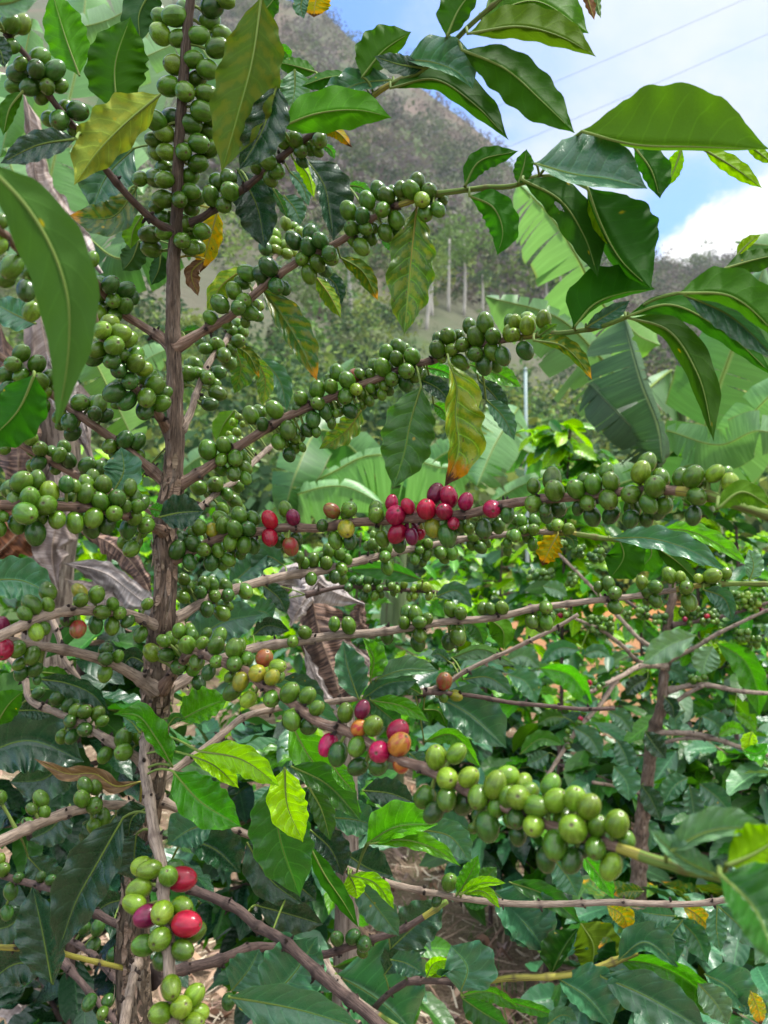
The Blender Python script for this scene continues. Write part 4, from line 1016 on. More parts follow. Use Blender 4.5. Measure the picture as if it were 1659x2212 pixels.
CLAB = {'r': 'ripe red cherry', 'p': 'dark purple-red overripe cherry', 'o': 'orange ripening cherry', 'a': 'russet ripening cherry', 'y': 'yellow ripening cherry'}
BOBJ = {}
for k, (mb, pts) in BMB.items():
    BOBJ[k] = mb.build('trunk' if k == 'TR' else 'branch', shrub, origin=pts[0].copy())
rest = MB()
for c in cher:
    if c['i'] in keep: c['mb'].build('cherry', BOBJ[c['key']], origin=c['pos'], label=CLAB.get(c['col']))
    else: rest.join(c['mb'])
o = rest.build('small_cherries', shrub); o['kind'] = 'stuff'
rest = MB()
for i, (mb, key, typ, ar) in enumerate(leaves):
    if i in lkeep: mb.build('leaf', BOBJ[key], label=LAB.get(typ))
    else: rest.join(mb)
o = rest.build('small_leaves', shrub); o['kind'] = 'stuff'

# ---- the shrub at the lower right
base = P(600, 2300, 1.0); base.z = 0
low = thing('coffee_shrub', base, 'low coffee shrub with broad glossy leaves below the bare horizontal twig', 'coffee shrub')
BR2['S3']['pts'] = [(600, 3460, 1.0), (650, 2700, 1.0)] + BR2['S3']['pts']
for k, b in BR2.items():
    mb, pts = build_branch(k, b, low, rg)
    BOBJ[k] = mb.build('branch', low, origin=pts[0].copy())
for n_, ln in enumerate(LV2):
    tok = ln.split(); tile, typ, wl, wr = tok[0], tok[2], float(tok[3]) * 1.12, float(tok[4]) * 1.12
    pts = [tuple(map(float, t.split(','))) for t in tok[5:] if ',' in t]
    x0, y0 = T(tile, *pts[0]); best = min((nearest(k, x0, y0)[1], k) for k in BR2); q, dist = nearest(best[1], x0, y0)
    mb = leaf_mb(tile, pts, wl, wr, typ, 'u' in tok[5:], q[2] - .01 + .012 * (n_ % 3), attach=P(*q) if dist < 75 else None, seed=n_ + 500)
    mb.build('leaf', BOBJ[best[1]], label=LAB.get(typ))

# ---- the right-hand shrub: trunk, branches, clusters, leaves
base = P(1385, 1106, 1.75); base.z = 0
rsh = thing('coffee_shrub', base, 'coffee shrub on the right with a knobbly grey-brown trunk and clusters of small cherries', 'coffee shrub')
BR3['SK']['pts'] = [(1380, 2440, 1.75)] + BR3['SK']['pts']
for k, b_ in BR3.items():
    mb, pts = build_branch(k, b_, rsh, rg)
    BOBJ[k] = mb.build('trunk' if k == 'SK' else 'branch', rsh, origin=pts[0].copy())
SMALL = []
for ln in CL3:
    key, q = ln.split(); x, y, sx, sy, n, red = map(float, q.split(','))
    got = []
    for j in range(int(n)):
        for _ in range(30):
            X, Y = x + rg.uniform(-1, 1) * sx, y + rg.uniform(-1, 1) * sy
            if all(math.hypot(X - u, Y - v) > 27 for u, v in got): break
        got.append((X, Y))
        fx, fy = T('22', X, Y); p_, dist = nearest(key, fx, fy)
        r = rg.uniform(17, 23) / 3; pos = P(fx, fy, p_[2] + rg.uniform(-.016, .012)); node = P(*p_)
        ax = pos - node + Vector((rg.gauss(0, .006), -.004, rg.gauss(0, .006)))
        colr = rg.choice('rp') if j < red else rg.choice('gggd' if x < 1400 else 'ggl')
        R_ = r * p_[2] / FPX
        SMALL.append((cherry_mb(pos, ax, R_ * 1.12, R_ * .95, CM[colr], rg, 12, 8), key, pos, r + (9 if colr in 'rp' else 0), colr))
SMALL.sort(key=lambda t: -t[3]); rest = MB()
for j, (mb, key, pos, r, colr) in enumerate(SMALL):
    if j < 100: mb.build('cherry', BOBJ[key], origin=pos, label=CLAB.get(colr))
    else: rest.join(mb)
o = rest.build('small_cherries', rsh); o['kind'] = 'stuff'
for n_, ln in enumerate(LV3):
    tok = ln.split(); tile, typ, wl, wr = tok[0], tok[2], float(tok[3]), float(tok[4])
    pts = [tuple(map(float, t.split(','))) for t in tok[5:] if ',' in t]
    x0, y0 = T(tile, *pts[0]); best = min((nearest(k, x0, y0)[1], k) for k in BR3); q, dist = nearest(best[1], x0, y0)
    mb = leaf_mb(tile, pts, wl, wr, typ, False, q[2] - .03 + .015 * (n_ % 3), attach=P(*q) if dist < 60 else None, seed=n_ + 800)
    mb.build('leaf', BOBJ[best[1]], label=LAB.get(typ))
from mathutils import Matrix, Quaternion, Euler
# ------------------------------------------------------------------ banana
def banana_material(name, top, under, dry=False, rough=.42, trans=.22):
    m, nt, out = new_mat(name)
    uvn = nt.node('ShaderNodeUVMap'); uvn.uv_map = 'UVMap'
    s = nt.sep(uvn.outputs[0]); u, v0 = s[0], s[1]
    v = nt.m('MULTIPLY', nt.m('SUBTRACT', v0, .5), 2.); av = nt.m('ABSOLUTE', v)
    ta = nt.node('ShaderNodeVertexColor', layer_name='tint'); ts = nt.node('ShaderNodeSeparateColor'); nt.l.new(ta.outputs[0], ts.inputs[0])
    geo = nt.node('ShaderNodeNewGeometry')
    seed = nt.m('MULTIPLY', ts.outputs[1], 41.)
    sk = nt.m('SUBTRACT', u, nt.m('MULTIPLY', av, .03))
    lv = nt.noise(nt.xyz(nt.m('MULTIPLY', sk, 70.), nt.m('MULTIPLY', v, .8), seed), 1., 3, .6)
    fine = nt.noise(nt.xyz(nt.m('MULTIPLY', sk, 260.), nt.m('MULTIPLY', v, 1.), seed), 1., 2)
    big = nt.noise(nt.xyz(nt.m('MULTIPLY', u, 3.), v, seed), 1.2, 4)
    if dry:
        c = nt.mix(nt.step(lv, .42, .6), top, under)
        c = nt.mix(nt.m('MULTIPLY', nt.step(big, .48, .62), .7), c, (.05, .03, .025))
        c = nt.mix(nt.m('MULTIPLY', fine, .4), c, tuple(x * .5 for x in top))
    else:
        c = nt.mix(nt.m('MULTIPLY', geo.outputs['Backfacing'], 1.), top, under)
        c = nt.mix(nt.m('MULTIPLY', nt.step(lv, .45, .62), .35), c, tuple(min(1, x * 1.5) for x in under))
        c = nt.mix(nt.m('MULTIPLY', big, .35), c, tuple(x * .6 for x in top))
    mid = nt.m('SUBTRACT', 1., nt.step(av, .02, .07))
    c = nt.mix(nt.m('MULTIPLY', mid, .7), c, (.27, .36, .14) if not dry else (.26, .19, .13))
    edge = nt.m('MULTIPLY', nt.step(nt.m('ADD', av, nt.m('MULTIPLY', nt.m('SUBTRACT', big, .5), .3)), .97, 1.05), .6)
    c = nt.mix(edge, c, (.20, .16, .06))
    hsv = nt.node('ShaderNodeHueSaturation'); nt.l.new(c, hsv.inputs['Color'])
    nt.inp(hsv.inputs['Value'], nt.m('ADD', .75, nt.m('MULTIPLY', ts.outputs[0], .5)))
    h = nt.m('ADD', lv, nt.m('MULTIPLY', fine, .4))
    p, b = principled(nt, hsv.outputs[0], .8 if dry else rough, .3 if dry else .5, h, .55 if dry else .3, .004)
    tr = nt.node('ShaderNodeBsdfTranslucent'); tc = nt.mix(1., hsv.outputs[0], (1.6, 1.8, .8) if not dry else (1, 1, 1), 'MULTIPLY'); nt.l.new(tc, tr.inputs[0])
    mx = nt.node('ShaderNodeMixShader'); mx.inputs[0].default_value = trans if not dry else .1
    nt.l.new(p.outputs[0], mx.inputs[1]); nt.l.new(tr.outputs[0], mx.inputs[2]); nt.l.new(mx.outputs[0], out.inputs[0])
    return m
BN = {
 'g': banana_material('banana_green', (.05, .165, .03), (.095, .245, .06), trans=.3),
 'p': banana_material('banana_pale', (.11, .245, .085), (.165, .32, .13), rough=.4, trans=.28),
 'b': banana_material('banana_bright', (.12, .30, .03), (.16, .34, .06), trans=.35),
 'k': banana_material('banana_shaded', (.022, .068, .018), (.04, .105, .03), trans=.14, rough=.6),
 'd': banana_material('banana_dry', (.31, .24, .205), (.48, .40, .365), dry=True),
 's': banana_material('banana_dry_striped', (.075, .05, .045), (.36, .23, .17), dry=True),
 'w': banana_material('banana_dry_grey', (.36, .31, .29), (.55, .49, .465), dry=True),
 'o': banana_material('banana_dry_rust', (.10, .04, .018), (.22, .085, .035), dry=True),
}
def banana_leaf(parent, pts, wl, wr, mat, seed, tears=6, under=False, dz=.5, name='leaf', droop=1., crump=0., ribw=.028):
    rg_ = random.Random(seed); n = 64; m = 5 if not crump else 9
    c = catmull(pts, n); mb = MB(); tint = (rg_.random(), rg_.random(), rg_.random(), 1)
    fr = []
    for i in range(n + 1):
        x, y, d = c[i]; a = c[max(i - 1, 0)]; b = c[min(i + 1, n)]
        tx, ty = b[0] - a[0], b[1] - a[1]; q = math.hypot(tx, ty) or 1
        fr.append((x, y, d, ty / q, -tx / q))
    prof = [(0, .25), (.08, .7), (.2, .95), (.5, 1), (.75, .9), (.9, .62), (.97, .32), (1, .05)] if name == 'leaf' else [(0, .12), (.1, .55), (.3, .95), (.5, 1), (.8, .8), (1, .1)]
    for side, w in ((-1, wl), (1, wr)):
        cuts = sorted(rg_.sample(range(4, n - 3), tears * (2 if 1 < tears < 10 else 1))) if tears else []
        cuts = [0] + cuts + [n]
        for s, e in zip(cuts, cuts[1:]):
            dr = rg_.uniform(-.25, .6) * droop if tears else 0.; sh = rg_.uniform(-.10, .10) * (1 if tears else 0); ln = rg_.uniform(.82, 1.05) if tears else 1.
            verts = []; uvs = []
            for i in range(s, e + 1):
                x, y, d, nx, ny = fr[i]; u = i / n
                f = 0 if not tears else (min(i - s, e - i) / max(1, (e - s) / 2))
                for j in range(m + 1):
                    t = j / m; ww = w * table(prof, u) * ln
                    off = ww * t; px = x - nx * off * side; py = y - ny * off * side
                    gap = (1 - f) * t * (.012 + .01 * rg_.random()) * (1 if tears else 0)
                    mu = (s + e) / 2 / n
                    k = (i - (s + e) / 2) / n
                    px += (fr[min(n, i + 1)][0] - x) * (-k * n * .17 * t + sh * 8 * t) ; py += (fr[min(n, i + 1)][1] - y) * (-k * n * .17 * t + sh * 8 * t)
                    py += dr * ww * .55 * t * t
                    z = dz * w * (t + .5 * t * t) + dr * w * .4 * t * t
                    if crump: 
                        q_ = noise.noise(Vector((u * 5 + seed, t * 2.2 * side, seed * .37))); z += crump * w * (q_ * 1.2 * (.3 + t) + .30 * math.sin(t * 9 + 3 * noise.noise(Vector((u * 4, seed, 0)))) * t + .25 * noise.noise(Vector((u * 16, t * 5 * side, seed)))); px += nx * -side * ww * .5 * noise.noise(Vector((u * 9, side, seed + 5))) * t; py += ny * -side * ww * .5 * noise.noise(Vector((u * 9, side, seed + 5))) * t; px += crump * w * .22 * noise.noise(Vector((u * 6, t * 2 + 9, seed))) * t; py += crump * w * .22 * noise.noise(Vector((u * 6 + 4, t * 2, seed))) * t
                    verts.append(P(px, py, d + z * d / FPX)); uvs.append((u, .5 + .5 * side * t))
            faces = []
            for i in range(e - s):
                for j in range(m):
                    f_ = (i * (m + 1) + j, (i + 1) * (m + 1) + j, (i + 1) * (m + 1) + j + 1, i * (m + 1) + j + 1)
                    faces.append(f_ if (side < 0) != under else f_[::-1])
            mb.add(verts, faces, uvs, BN[mat], tint)
    rb = [P(f[0], f[1], f[2] - .002) for f in fr]
    r0 = max(wl, wr) * ribw * fr[0][2] / FPX
    tube(mb, rb, [r0 * (1 - .8 * i / n) for i in range(n + 1)], BN[mat] if mat in 'dswok' else STEM, 8, cap=False, tint=[(.9, 0, .5, 1)] * (n + 1))
    return mb.build(name, parent)
def stem(parent, pts, r0, r1, mat, name='pseudostem', rough=.15, sides=16):
    c = catmull(pts, 30); mb = MB()
    tube(mb, [P(*q) for q in c], [lerp(r0, r1, i / 30) * c[i][2] / FPX for i in range(31)], mat, sides, rough=rough, tint=[(.6, 0, .5, 1)] * 31)
    return mb.build(name, parent)
DRYB = bark_material('banana_stem_dry', (.32, .25, .2), (.44, .36, .3), (.09, .06, .045), sx=6., sy=22., bump=1., dist=.006, pale=(.42, .36, .3))
GRB = bark_material('banana_stem_green', (.14, .2, .09), (.2, .26, .13), (.09, .07, .04), sx=3., sy=5., bump=.4, dist=.004)
def base_at(px, d):
    b = P(px, 1106, d); b.z = 0; return b
b1 = thing('banana_plant', base_at(1590, 2.7), 'banana plant with broad torn leaves standing behind the leafy coffee branch tips', 'banana plant')
stem(b1, [(1590, 2002, 2.7), (1580, 1300, 2.7), (1520, 1080, 2.7), (1475, 940, 2.65), (1462, 800, 2.6)], 40, 10, GRB)
for a in (
 ([(1480, 1080, 2.5), (1546, 853, 2.4), (1588, 738, 2.35), (1650, 580, 2.3)], 105, 150, 'g', 1, 3, True, .3),
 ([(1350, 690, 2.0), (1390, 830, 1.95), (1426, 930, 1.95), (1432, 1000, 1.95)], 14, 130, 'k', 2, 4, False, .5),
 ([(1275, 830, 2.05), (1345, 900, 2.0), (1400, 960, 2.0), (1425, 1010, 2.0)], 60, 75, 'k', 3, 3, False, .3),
 ([(1450, 800, 2.6), (1370, 850, 2.4), (1306, 782, 2.3), (1216, 693, 2.25), (1050, 640, 2.2)], 115, 25, 'p', 4, 16, True, .4),
 ([(1400, 760, 2.5), (1290, 640, 2.3), (1246, 553, 2.2), (1190, 467, 2.15), (1120, 395, 2.1)], 105, 25, 'p', 5, 12, True, .4),
 ([(1470, 1010, 2.4), (1560, 985, 2.3), (1620, 900, 2.2), (1720, 800, 2.1)], 55, 75, 'p', 6, 3, False, .3),
 ([(1440, 930, 2.4), (1560, 960, 2.2), (1640, 930, 2.1), (1720, 960, 2.1)], 40, 60, 'p', 16, 3, False, .3),
 ([(1340, 680, 2.2), (1380, 725, 2.2), (1425, 745, 2.2)], 45, 52, 'b', 7, 0, True, .3),
 ([(1800, 560, 2.0), (1660, 530, 2.0), (1588, 522, 2.0)], 40, 28, 'g', 8, 0, True, .3),
 ([(1470, 960, 2.6), (1400, 1020, 2.6), (1300, 1060, 2.6), (1200, 1110, 2.7)], 60, 50, 'g', 9, 5, False, .3),
): banana_leaf(b1, *a[:6], under=a[6], dz=a[7])
b2 = thing('banana_plant', base_at(820, 3.6), 'banana plant with pale drooping leaves between the trunk and the hanging rusty leaf', 'banana plant')
stem(b2, [(840, 1753, 3.6), (850, 1300, 3.6), (860, 1100, 3.6)], 34, 22, GRB)
for a in (
 ([(850, 1130, 3.5), (790, 1000, 3.3), (690, 930, 3.2), (640, 1020, 3.0), (610, 1125, 3.0)], 62, 62, 'g', 21, 3, False, .35),
 ([(860, 1110, 3.5), (626, 1066, 3.1), (713, 1023, 3.1), (793, 985, 3.1), (870, 985, 3.1), (960, 1010, 3.1), (1040, 1000, 3.1)][1:], 14, 85, 'p', 22, 9, False, .35),
 ([(560, 1120, 3.2), (650, 1065, 3.0), (740, 1050, 3.0), (830, 1090, 3.0)], 22, 62, 'p', 23, 3, False, .35),
 ([(1120, 880, 3.2), (1075, 950, 3.1), (1030, 1050, 3.0)], 60, 60, 'p', 24, 4, False, .35),
 ([(690, 880, 3.4), (742, 805, 3.3), (770, 768, 3.3)], 17, 17, 'p', 25, 0, False, .4),
 ([(1060, 1085, 3.0), (1150, 1040, 3.0), (1250, 1035, 3.0)], 25, 45, 'p', 26, 2, False, .35),
 ([(860, 1110, 3.5), (960, 980, 3.4), (1100, 960, 3.4), (1200, 1010, 3.4)], 40, 60, 'g', 27, 6, False, .35),
 ([(560, 1010, 3.6), (500, 985, 3.6), (440, 985, 3.6), (380, 1025, 3.6)], 35, 30, 'p', 28, 3, False, .35),
): banana_leaf(b2, *a[:6], under=a[6], dz=a[7])
b3 = thing('banana_plant', base_at(110, 1.5), 'banana plant with brown withered leaves hanging down its dry stem behind the shrub', 'banana plant')
stem(b3, [(120, 2660, 1.5), (110, 1900, 1.5), (100, 1350, 1.5), (118, 1150, 1.5), (130, 980, 1.5), (110, 800, 1.5), (80, 500, 1.5)], 70, 36, DRYB, sides=24)
for a in (
 ([(90, 500, 1.5), (175, 500, 1.45), (260, 558, 1.4), (340, 520, 1.4), (430, 450, 1.4)][1:], 52, 76, 'g', 31, 2, False, .3),
 ([(120, 70, 1.5), (240, 40, 1.5), (345, -30, 1.5)], 42, 50, 'p', 32, 3, True, .3),
 ([(240, 155, 1.5), (320, 120, 1.5), (420, 75, 1.5)], 45, 48, 'p', 33, 2, True, .3),
 ([(70, 40, 1.4), (35, 200, 1.4), (0, 340, 1.4)], 42, 40, 'g', 34, 2, True, .3),
 ([(100, 120, 1.6), (60, 260, 1.6), (40, 330, 1.6)], 40, 40, 'b', 35, 1, True, .3),
 ([(195, 760, 1.55), (245, 860, 1.5), (295, 965, 1.5)], 62, 62, 'b', 36, 2, True, .3),
 ([(270, 830, 1.7), (320, 775, 1.7), (370, 750, 1.7)], 30, 30, 'p', 37, 2, True, .3),
 ([(150, 330, 1.6), (250, 350, 1.6), (310, 420, 1.6)], 60, 60, 'p', 38, 2, True, .3),
 ([(400, 60, 1.7), (470, 160, 1.7), (480, 290, 1.7)], 50, 55, 'g', 39, 2, True, .3),
 ([(70, 560, 1.75), (120, 330, 1.8), (170, 120, 1.85), (190, -60, 1.9)], 95, 100, 'g', 53, 2, True, .2),
 ([(90, 620, 1.7), (40, 420, 1.75), (-20, 200, 1.8), (-60, 20, 1.85)], 70, 80, 'p', 54, 2, True, .2),
 ([(120, 560, 1.85), (230, 380, 1.95), (300, 180, 2.0), (330, -40, 2.05)], 80, 70, 'p', 55, 3, True, .2),
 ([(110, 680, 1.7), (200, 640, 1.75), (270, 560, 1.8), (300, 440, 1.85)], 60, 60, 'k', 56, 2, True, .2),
): banana_leaf(b3, *a[:6], under=a[6], dz=a[7])
for a in (
 ([(48, 190, 1.35), (70, 290, 1.35), (84, 400, 1.35), (128, 455, 1.35), (178, 520, 1.35)], 30, 18, 'd', 41),
 ([(60, 380, 1.38), (110, 440, 1.38), (150, 500, 1.38), (220, 590, 1.38)], 34, 34, 'w', 42),
 ([(78, 600, 1.4), (90, 700, 1.4), (115, 800, 1.38), (155, 880, 1.36), (200, 1000, 1.36)], 48, 52, 'd', 43),
 ([(100, 760, 1.37), (150, 880, 1.35), (190, 960, 1.34)], 36, 30, 'w', 44),
 ([(0, 700, 1.45), (20, 850, 1.42), (40, 1000, 1.42), (30, 1110, 1.42)], 50, 52, 's', 45),
 ([(75, 1080, 1.35), (40, 1150, 1.33), (-20, 1210, 1.33)], 45, 60, 'o', 46),
 ([(110, 980, 1.33), (125, 1100, 1.32), (112, 1200, 1.32), (125, 1275, 1.32)], 42, 48, 'd', 47),
 ([(155, 1140, 1.35), (240, 1175, 1.33), (300, 1235, 1.32), (335, 1310, 1.32)], 20, 26, 's', 48),
 ([(130, 1215, 1.34), (220, 1235, 1.32), (330, 1310, 1.3), (400, 1330, 1.3)], 26, 34, 'w', 49),
 ([(140, 1250, 1.33), (230, 1295, 1.32), (300, 1330, 1.32)], 22, 26, 'd', 50),
 ([(250, 1340, 1.2), (280, 1390, 1.2), (310, 1440, 1.2)], 16, 16, 's', 51),
 ([(240, 1480, 1.2), (255, 1520, 1.2), (280, 1560, 1.2)], 15, 15, 'd', 52),
): banana_leaf(b3, *a[:5], tears=0, dz=.35, name='dry_leaf', crump=.55)
b4 = thing('banana_plant', base_at(715, 1.25), 'withered grey-brown banana sucker with a striped curled leaf right of the trunk', 'banana plant')
stem(b4, [(730, 2970, 1.25), (745, 2200, 1.25), (750, 1800, 1.25), (742, 1540, 1.25)], 34, 24, DRYB)
for a in (
 ([(668, 1262, 1.2), (690, 1370, 1.2), (718, 1450, 1.2), (748, 1545, 1.2)], 70, 46, 's', 61, .4),
 ([(690, 1250, 1.17), (655, 1300, 1.16), (628, 1352, 1.16)], 18, 34, 'w', 62, .3),
 ([(570, 1262, 1.2), (640, 1235, 1.18), (720, 1278, 1.17), (788, 1305, 1.17)], 20, 40, 'w', 63, .35),
 ([(784, 1290, 1.18), (778, 1340, 1.17), (803, 1375, 1.18)], 14, 20, 's', 64, .3),
 ([(655, 1395, 1.18), (690, 1480, 1.18), (735, 1545, 1.18)], 12, 16, 'w', 65, .3),
 ([(640, 1255, 1.22), (600, 1270, 1.22), (590, 1320, 1.22)], 26, 22, 'd', 66, .3),
 ([(740, 1380, 1.2), (800, 1440, 1.2), (850, 1510, 1.2)], 16, 18, 'd', 67, .3),
): banana_leaf(b4, *a[:5], tears=0, dz=a[5], name='dry_leaf', crump=.5)
b5 = thing('banana_sheath', P(40, 2190, 1.9) , 'pale grey dead banana sheath lying in the grass at the lower left corner', 'dead banana stem')
banana_leaf(b5, [(-40, 2100, 1.95), (40, 2170, 1.9), (120, 2250, 1.85)], 36, 46, 'w', 71, tears=0, dz=.3, name='sheath', crump=.35)
# a fading leaf overhead
# ------------------------------------------------------------------ more coffee shrubs
def unit_leaf(typ, seed, n=14, m=3, raw=False):
    rg_ = random.Random(seed); mb = MB(); verts = []; uvs = []
    W = rg_.uniform(.19, .235); fold = rg_.uniform(.15, .45); dro = rg_.uniform(.1, .55); k = rg_.uniform(3.5, 5); ph = rg_.random() * 6
    for i in range(n + 1):
        u = i / n; w = stable(WPROF, u)
        y = u - dro * .18 * u * u; z = -dro * u * u * .5
        for j in range(-m, m + 1):
            t = abs(j) / m; s = 1 if j > 0 else -1
            rip = math.sin(u * k * 6.28 + ph + s) * t * t * w ** .5 * W * .15
            verts.append(Vector((s * t * W * w * math.cos(fold), y, z + t * W * w * math.sin(fold) + rip))); uvs.append((u, .5 + .5 * s * t))
    C = 2 * m + 1
    faces = [(i * C + j, i * C + j + 1, (i + 1) * C + j + 1, (i + 1) * C + j) for i in range(n) for j in range(2 * m)]
    mb.add(verts, faces, uvs, LM[typ], (rg_.random(), rg_.random(), rg_.random(), 1))
    if raw: return mb
    tube(mb, [Vector((0, -.07, 0.0)), Vector((0, 0, -.002)), Vector((0, .4 - dro * .03, -dro * .08 - .004))], [.012, .012, .004], STEM, 5, cap=False)
    return mb.mesh('leaf_' + typ, Vector((0, 0, 0)))
UL = {t: [unit_leaf(t, 900 + i * 7 + ord(t)) for i in range(4)] for t in 'DMBYTLGR'}
ULR = {t: [unit_leaf(t, 700 + i * 7 + ord(t), 8, 2, True) for i in range(4)] for t in 'DMBYTLGR'}
def put(mb, src, M, rg_):
    tint = (rg_.random(), rg_.random(), rg_.random(), 1)
    mb.add([M @ v for v in src.v], src.f, src.uv, src.mats[0], tint)
def unit_cherry():
    mb = cherry_mb(Vector((0, 0, 0)), Vector((0, 0, 1)), 1.05, .92, CM['g'], random.Random(5), 12, 8); return mb
UC = {}
for col_ in 'gldrpo':
    UC[col_] = cherry_mb(Vector((0, 0, 0)), Vector((0, 0, 1)), 1.05, .92, CM[col_], random.Random(5), 12, 8).mesh('cherry_' + col_, Vector((0, 0, 0)))
def add_obj(name, me, parent, M):
    o = bpy.data.objects.new(name, me); COL.objects.link(o)
    o.parent = parent; loc, rot, scl = M.decompose()
    o.rotation_mode = 'QUATERNION'; o.location = loc - WORLD[parent.name]; o.rotation_quaternion = rot; o.scale = scl
    WORLD[o.name] = loc
    return o
def leaf_matrix(pos, out, size, rg_, tilt=.35):
    y = (out + Vector((0, 0, rg_.uniform(-.6, .15)))).normalized()
    up = Vector((rg_.gauss(0, tilt), rg_.gauss(-.25, tilt), 1)).normalized()
    x = y.cross(up).normalized(); z = x.cross(y)
    M = Matrix((x, y, z)).transposed().to_4x4() @ Matrix.Diagonal((size, size, size, 1)); M.translation = pos
    return M
def proc_shrub(label, trunk, nb, leaf_px, mats, seed, blen, r=(14, 6), nleaf=100, cherries=0, top=None, spread=1., bark=None, back=True, dirs=None, span=(.35, 1.), extra=260, size=None):
    rg_ = random.Random(seed)
    d = trunk[0][2]
    g = base_at(trunk[0][0], d); t0 = (trunk[0][0], 1106 + CAMZ / d * FPX, d)
    root = thing('coffee_shrub', g, label, 'coffee shrub', 'coffee shrubs of the plantation behind')
    bark = bark or TWIGD
    pts = [t0] + trunk if trunk[0][1] < t0[1] - 20 else trunk
    c = catmull(pts, 40); p3 = [P(*q) for q in c]; mb = MB()
    tube(mb, p3, [lerp(r[0], r[1], i / 40) * d / FPX for i in range(41)], bark, 12, rough=.2, tint=[(.45, .2 * (i % 7 == 0), .5, 1) for i in range(41)], seed=seed)
    mb.build('trunk', root)
    cnt = 0; brs = []
    for b in range(nb):
        t = lerp(span[0], span[1], (b + .5) / nb); i = int(t * 40); s = p3[min(i, 40)]
        if dirs and b < len(dirs): az, el = dirs[b]
        else: az = b * 2.4 + rg_.uniform(-.4, .4); el = rg_.uniform(.05, .5)
        D = Vector((math.cos(az), math.sin(az) * (.8 if back else .3), math.tan(el) * .6)).normalized()
        L = blen * rg_.uniform(.75, 1.15) * (1.1 - .45 * max(0, t - .5) * 2) * d / FPX
        pp = [s + D * L * q - Vector((0, 0, .16 * L * q * q)) for q in [k / 12 for k in range(13)]]
        mb = MB(); tube(mb, pp, [max(.0012, lerp(.0048, .002, k / 12)) for k in range(13)], bark if rg_.random() < .7 else TWIG, 7, tint=[(.5, .3 * (k % 2), .5, 1) for k in range(13)], cap=True)
        brs.append((mb.build('branch', root), pp, D, L))
    per = max(1, nleaf // max(1, nb)); nl = 0; nc = 0
    for bo, pp, D, L in brs:
        side = D.cross(Vector((0, 0, 1))).normalized()
        for k in range(per):
            q = lerp(.28, 1., ((k // 2) * 2 + 1) / per); i = min(11, int(q * 12)); pos = pp[i].lerp(pp[i + 1], q * 12 - i)
            s = 1 if k % 2 else -1
            out = (side * s + D * rg_.uniform(.3, .9) * (1 + (q > .9)))
            ty = rg_.choice(mats if not (top and q > .7 and rg_.random() < .75) else top)
            add_obj('leaf', rg_.choice(UL[ty]), bo, leaf_matrix(pos, out, leaf_px * d / FPX * rg_.uniform(.7, 1.2), rg_))
        if cherries:
            for k in range(cherries):
                q = rg_.choice((.25, .4, .52, .64)) + rg_.uniform(-.02, .02); i = min(11, int(q * 12)); pos = pp[i].lerp(pp[i + 1], q * 12 - i)
                cr = rg_.uniform(.0062, .0082)
                v = Vector((rg_.gauss(0, 1), rg_.gauss(0, 1), rg_.gauss(0, 1))).normalized() * rg_.uniform(.009, .016)
                M = (v.to_track_quat('Z', 'Y').to_matrix().to_4x4() @ Matrix.Diagonal((cr, cr, cr, 1))); M.translation = pos + v
                add_obj('cherry', UC[rg_.choice('gggglddr' if rg_.random() < .3 else 'ggld')], bo, M)
    if extra:
        mb = MB(); Lm = blen * d / FPX
        for k in range(extra):
            bo, pp, D, L = rg_.choice(brs); q = rg_.random() ** .7; i = min(11, int(q * 12)); pos = pp[i] + Vector((rg_.gauss(0, .16), rg_.gauss(.05, .16), rg_.gauss(-.05, .20))) * Lm
            if pos.z < .02: pos.z = rg_.uniform(.02, .3)
            a = rg_.random() * 6.28; out = Vector((math.cos(a), math.sin(a), rg_.uniform(-.7, .2)))
            ty = rg_.choice(mats if not (top and pos.z > p3[-1].z - .12 * Lm and rg_.random() < .7) else top)
            put(mb, rg_.choice(ULR[ty]), leaf_matrix(pos, out, leaf_px * d / FPX * rg_.uniform(.7, 1.15), rg_, .45), rg_)
        o = mb.build('foliage', root, origin=p3[-1].copy()); o['kind'] = 'stuff'
    return root
proc_shrub('dim coffee shrub with dull leaves low behind the knobbly grey-brown trunk', [(1470, 2000, 2.2), (1480, 1800, 2.2), (1490, 1560, 2.2)], 11, 100, 'TTMMB', 301, 250, r=(8, 4), nleaf=90, span=(.2, 1.), extra=200)
proc_shrub('young coffee shrub with lime green top leaves below the dark banana leaf', [(1215, 1330, 2.9), (1222, 1120, 2.9), (1232, 920, 2.9)], 10, 74, 'BYYM', 302, 110, r=(5, 2.5), nleaf=90, top='Y', span=(.55, 1.))
proc_shrub('bushy coffee shrub with bright lime shoots above the large green cherries', [(1510, 1330, 2.5), (1500, 1120, 2.5), (1500, 960, 2.5)], 12, 66, 'BYYBT', 303, 150, r=(5, 3), nleaf=96, top='Y', span=(.5, 1.))
proc_shrub('dark leafy coffee shrub at the right edge behind the pale out of focus leaf', [(1640, 2000, 2.1), (1600, 1750, 2.1), (1590, 1560, 2.1)], 12, 112, 'TTMMBG', 304, 260, r=(9, 4), nleaf=100, cherries=4, span=(.3, 1.))
proc_shrub('coffee shrub with dull dark leaves behind the cluster of large green cherries', [(1180, 1950, 2.3), (1200, 1760, 2.3), (1210, 1600, 2.3)], 12, 106, 'TMDMB', 305, 230, r=(6, 3), nleaf=100, span=(.35, 1.))
proc_shrub('shaded coffee shrub with near black leaves filling the left behind the trunk', [(150, 2100, 1.15), (160, 1800, 1.15), (170, 1500, 1.15), (180, 1350, 1.15)], 12, 150, 'DDDDM', 306, 260, r=(18, 8), nleaf=100, span=(.45, 1.), bark=TWIGD)
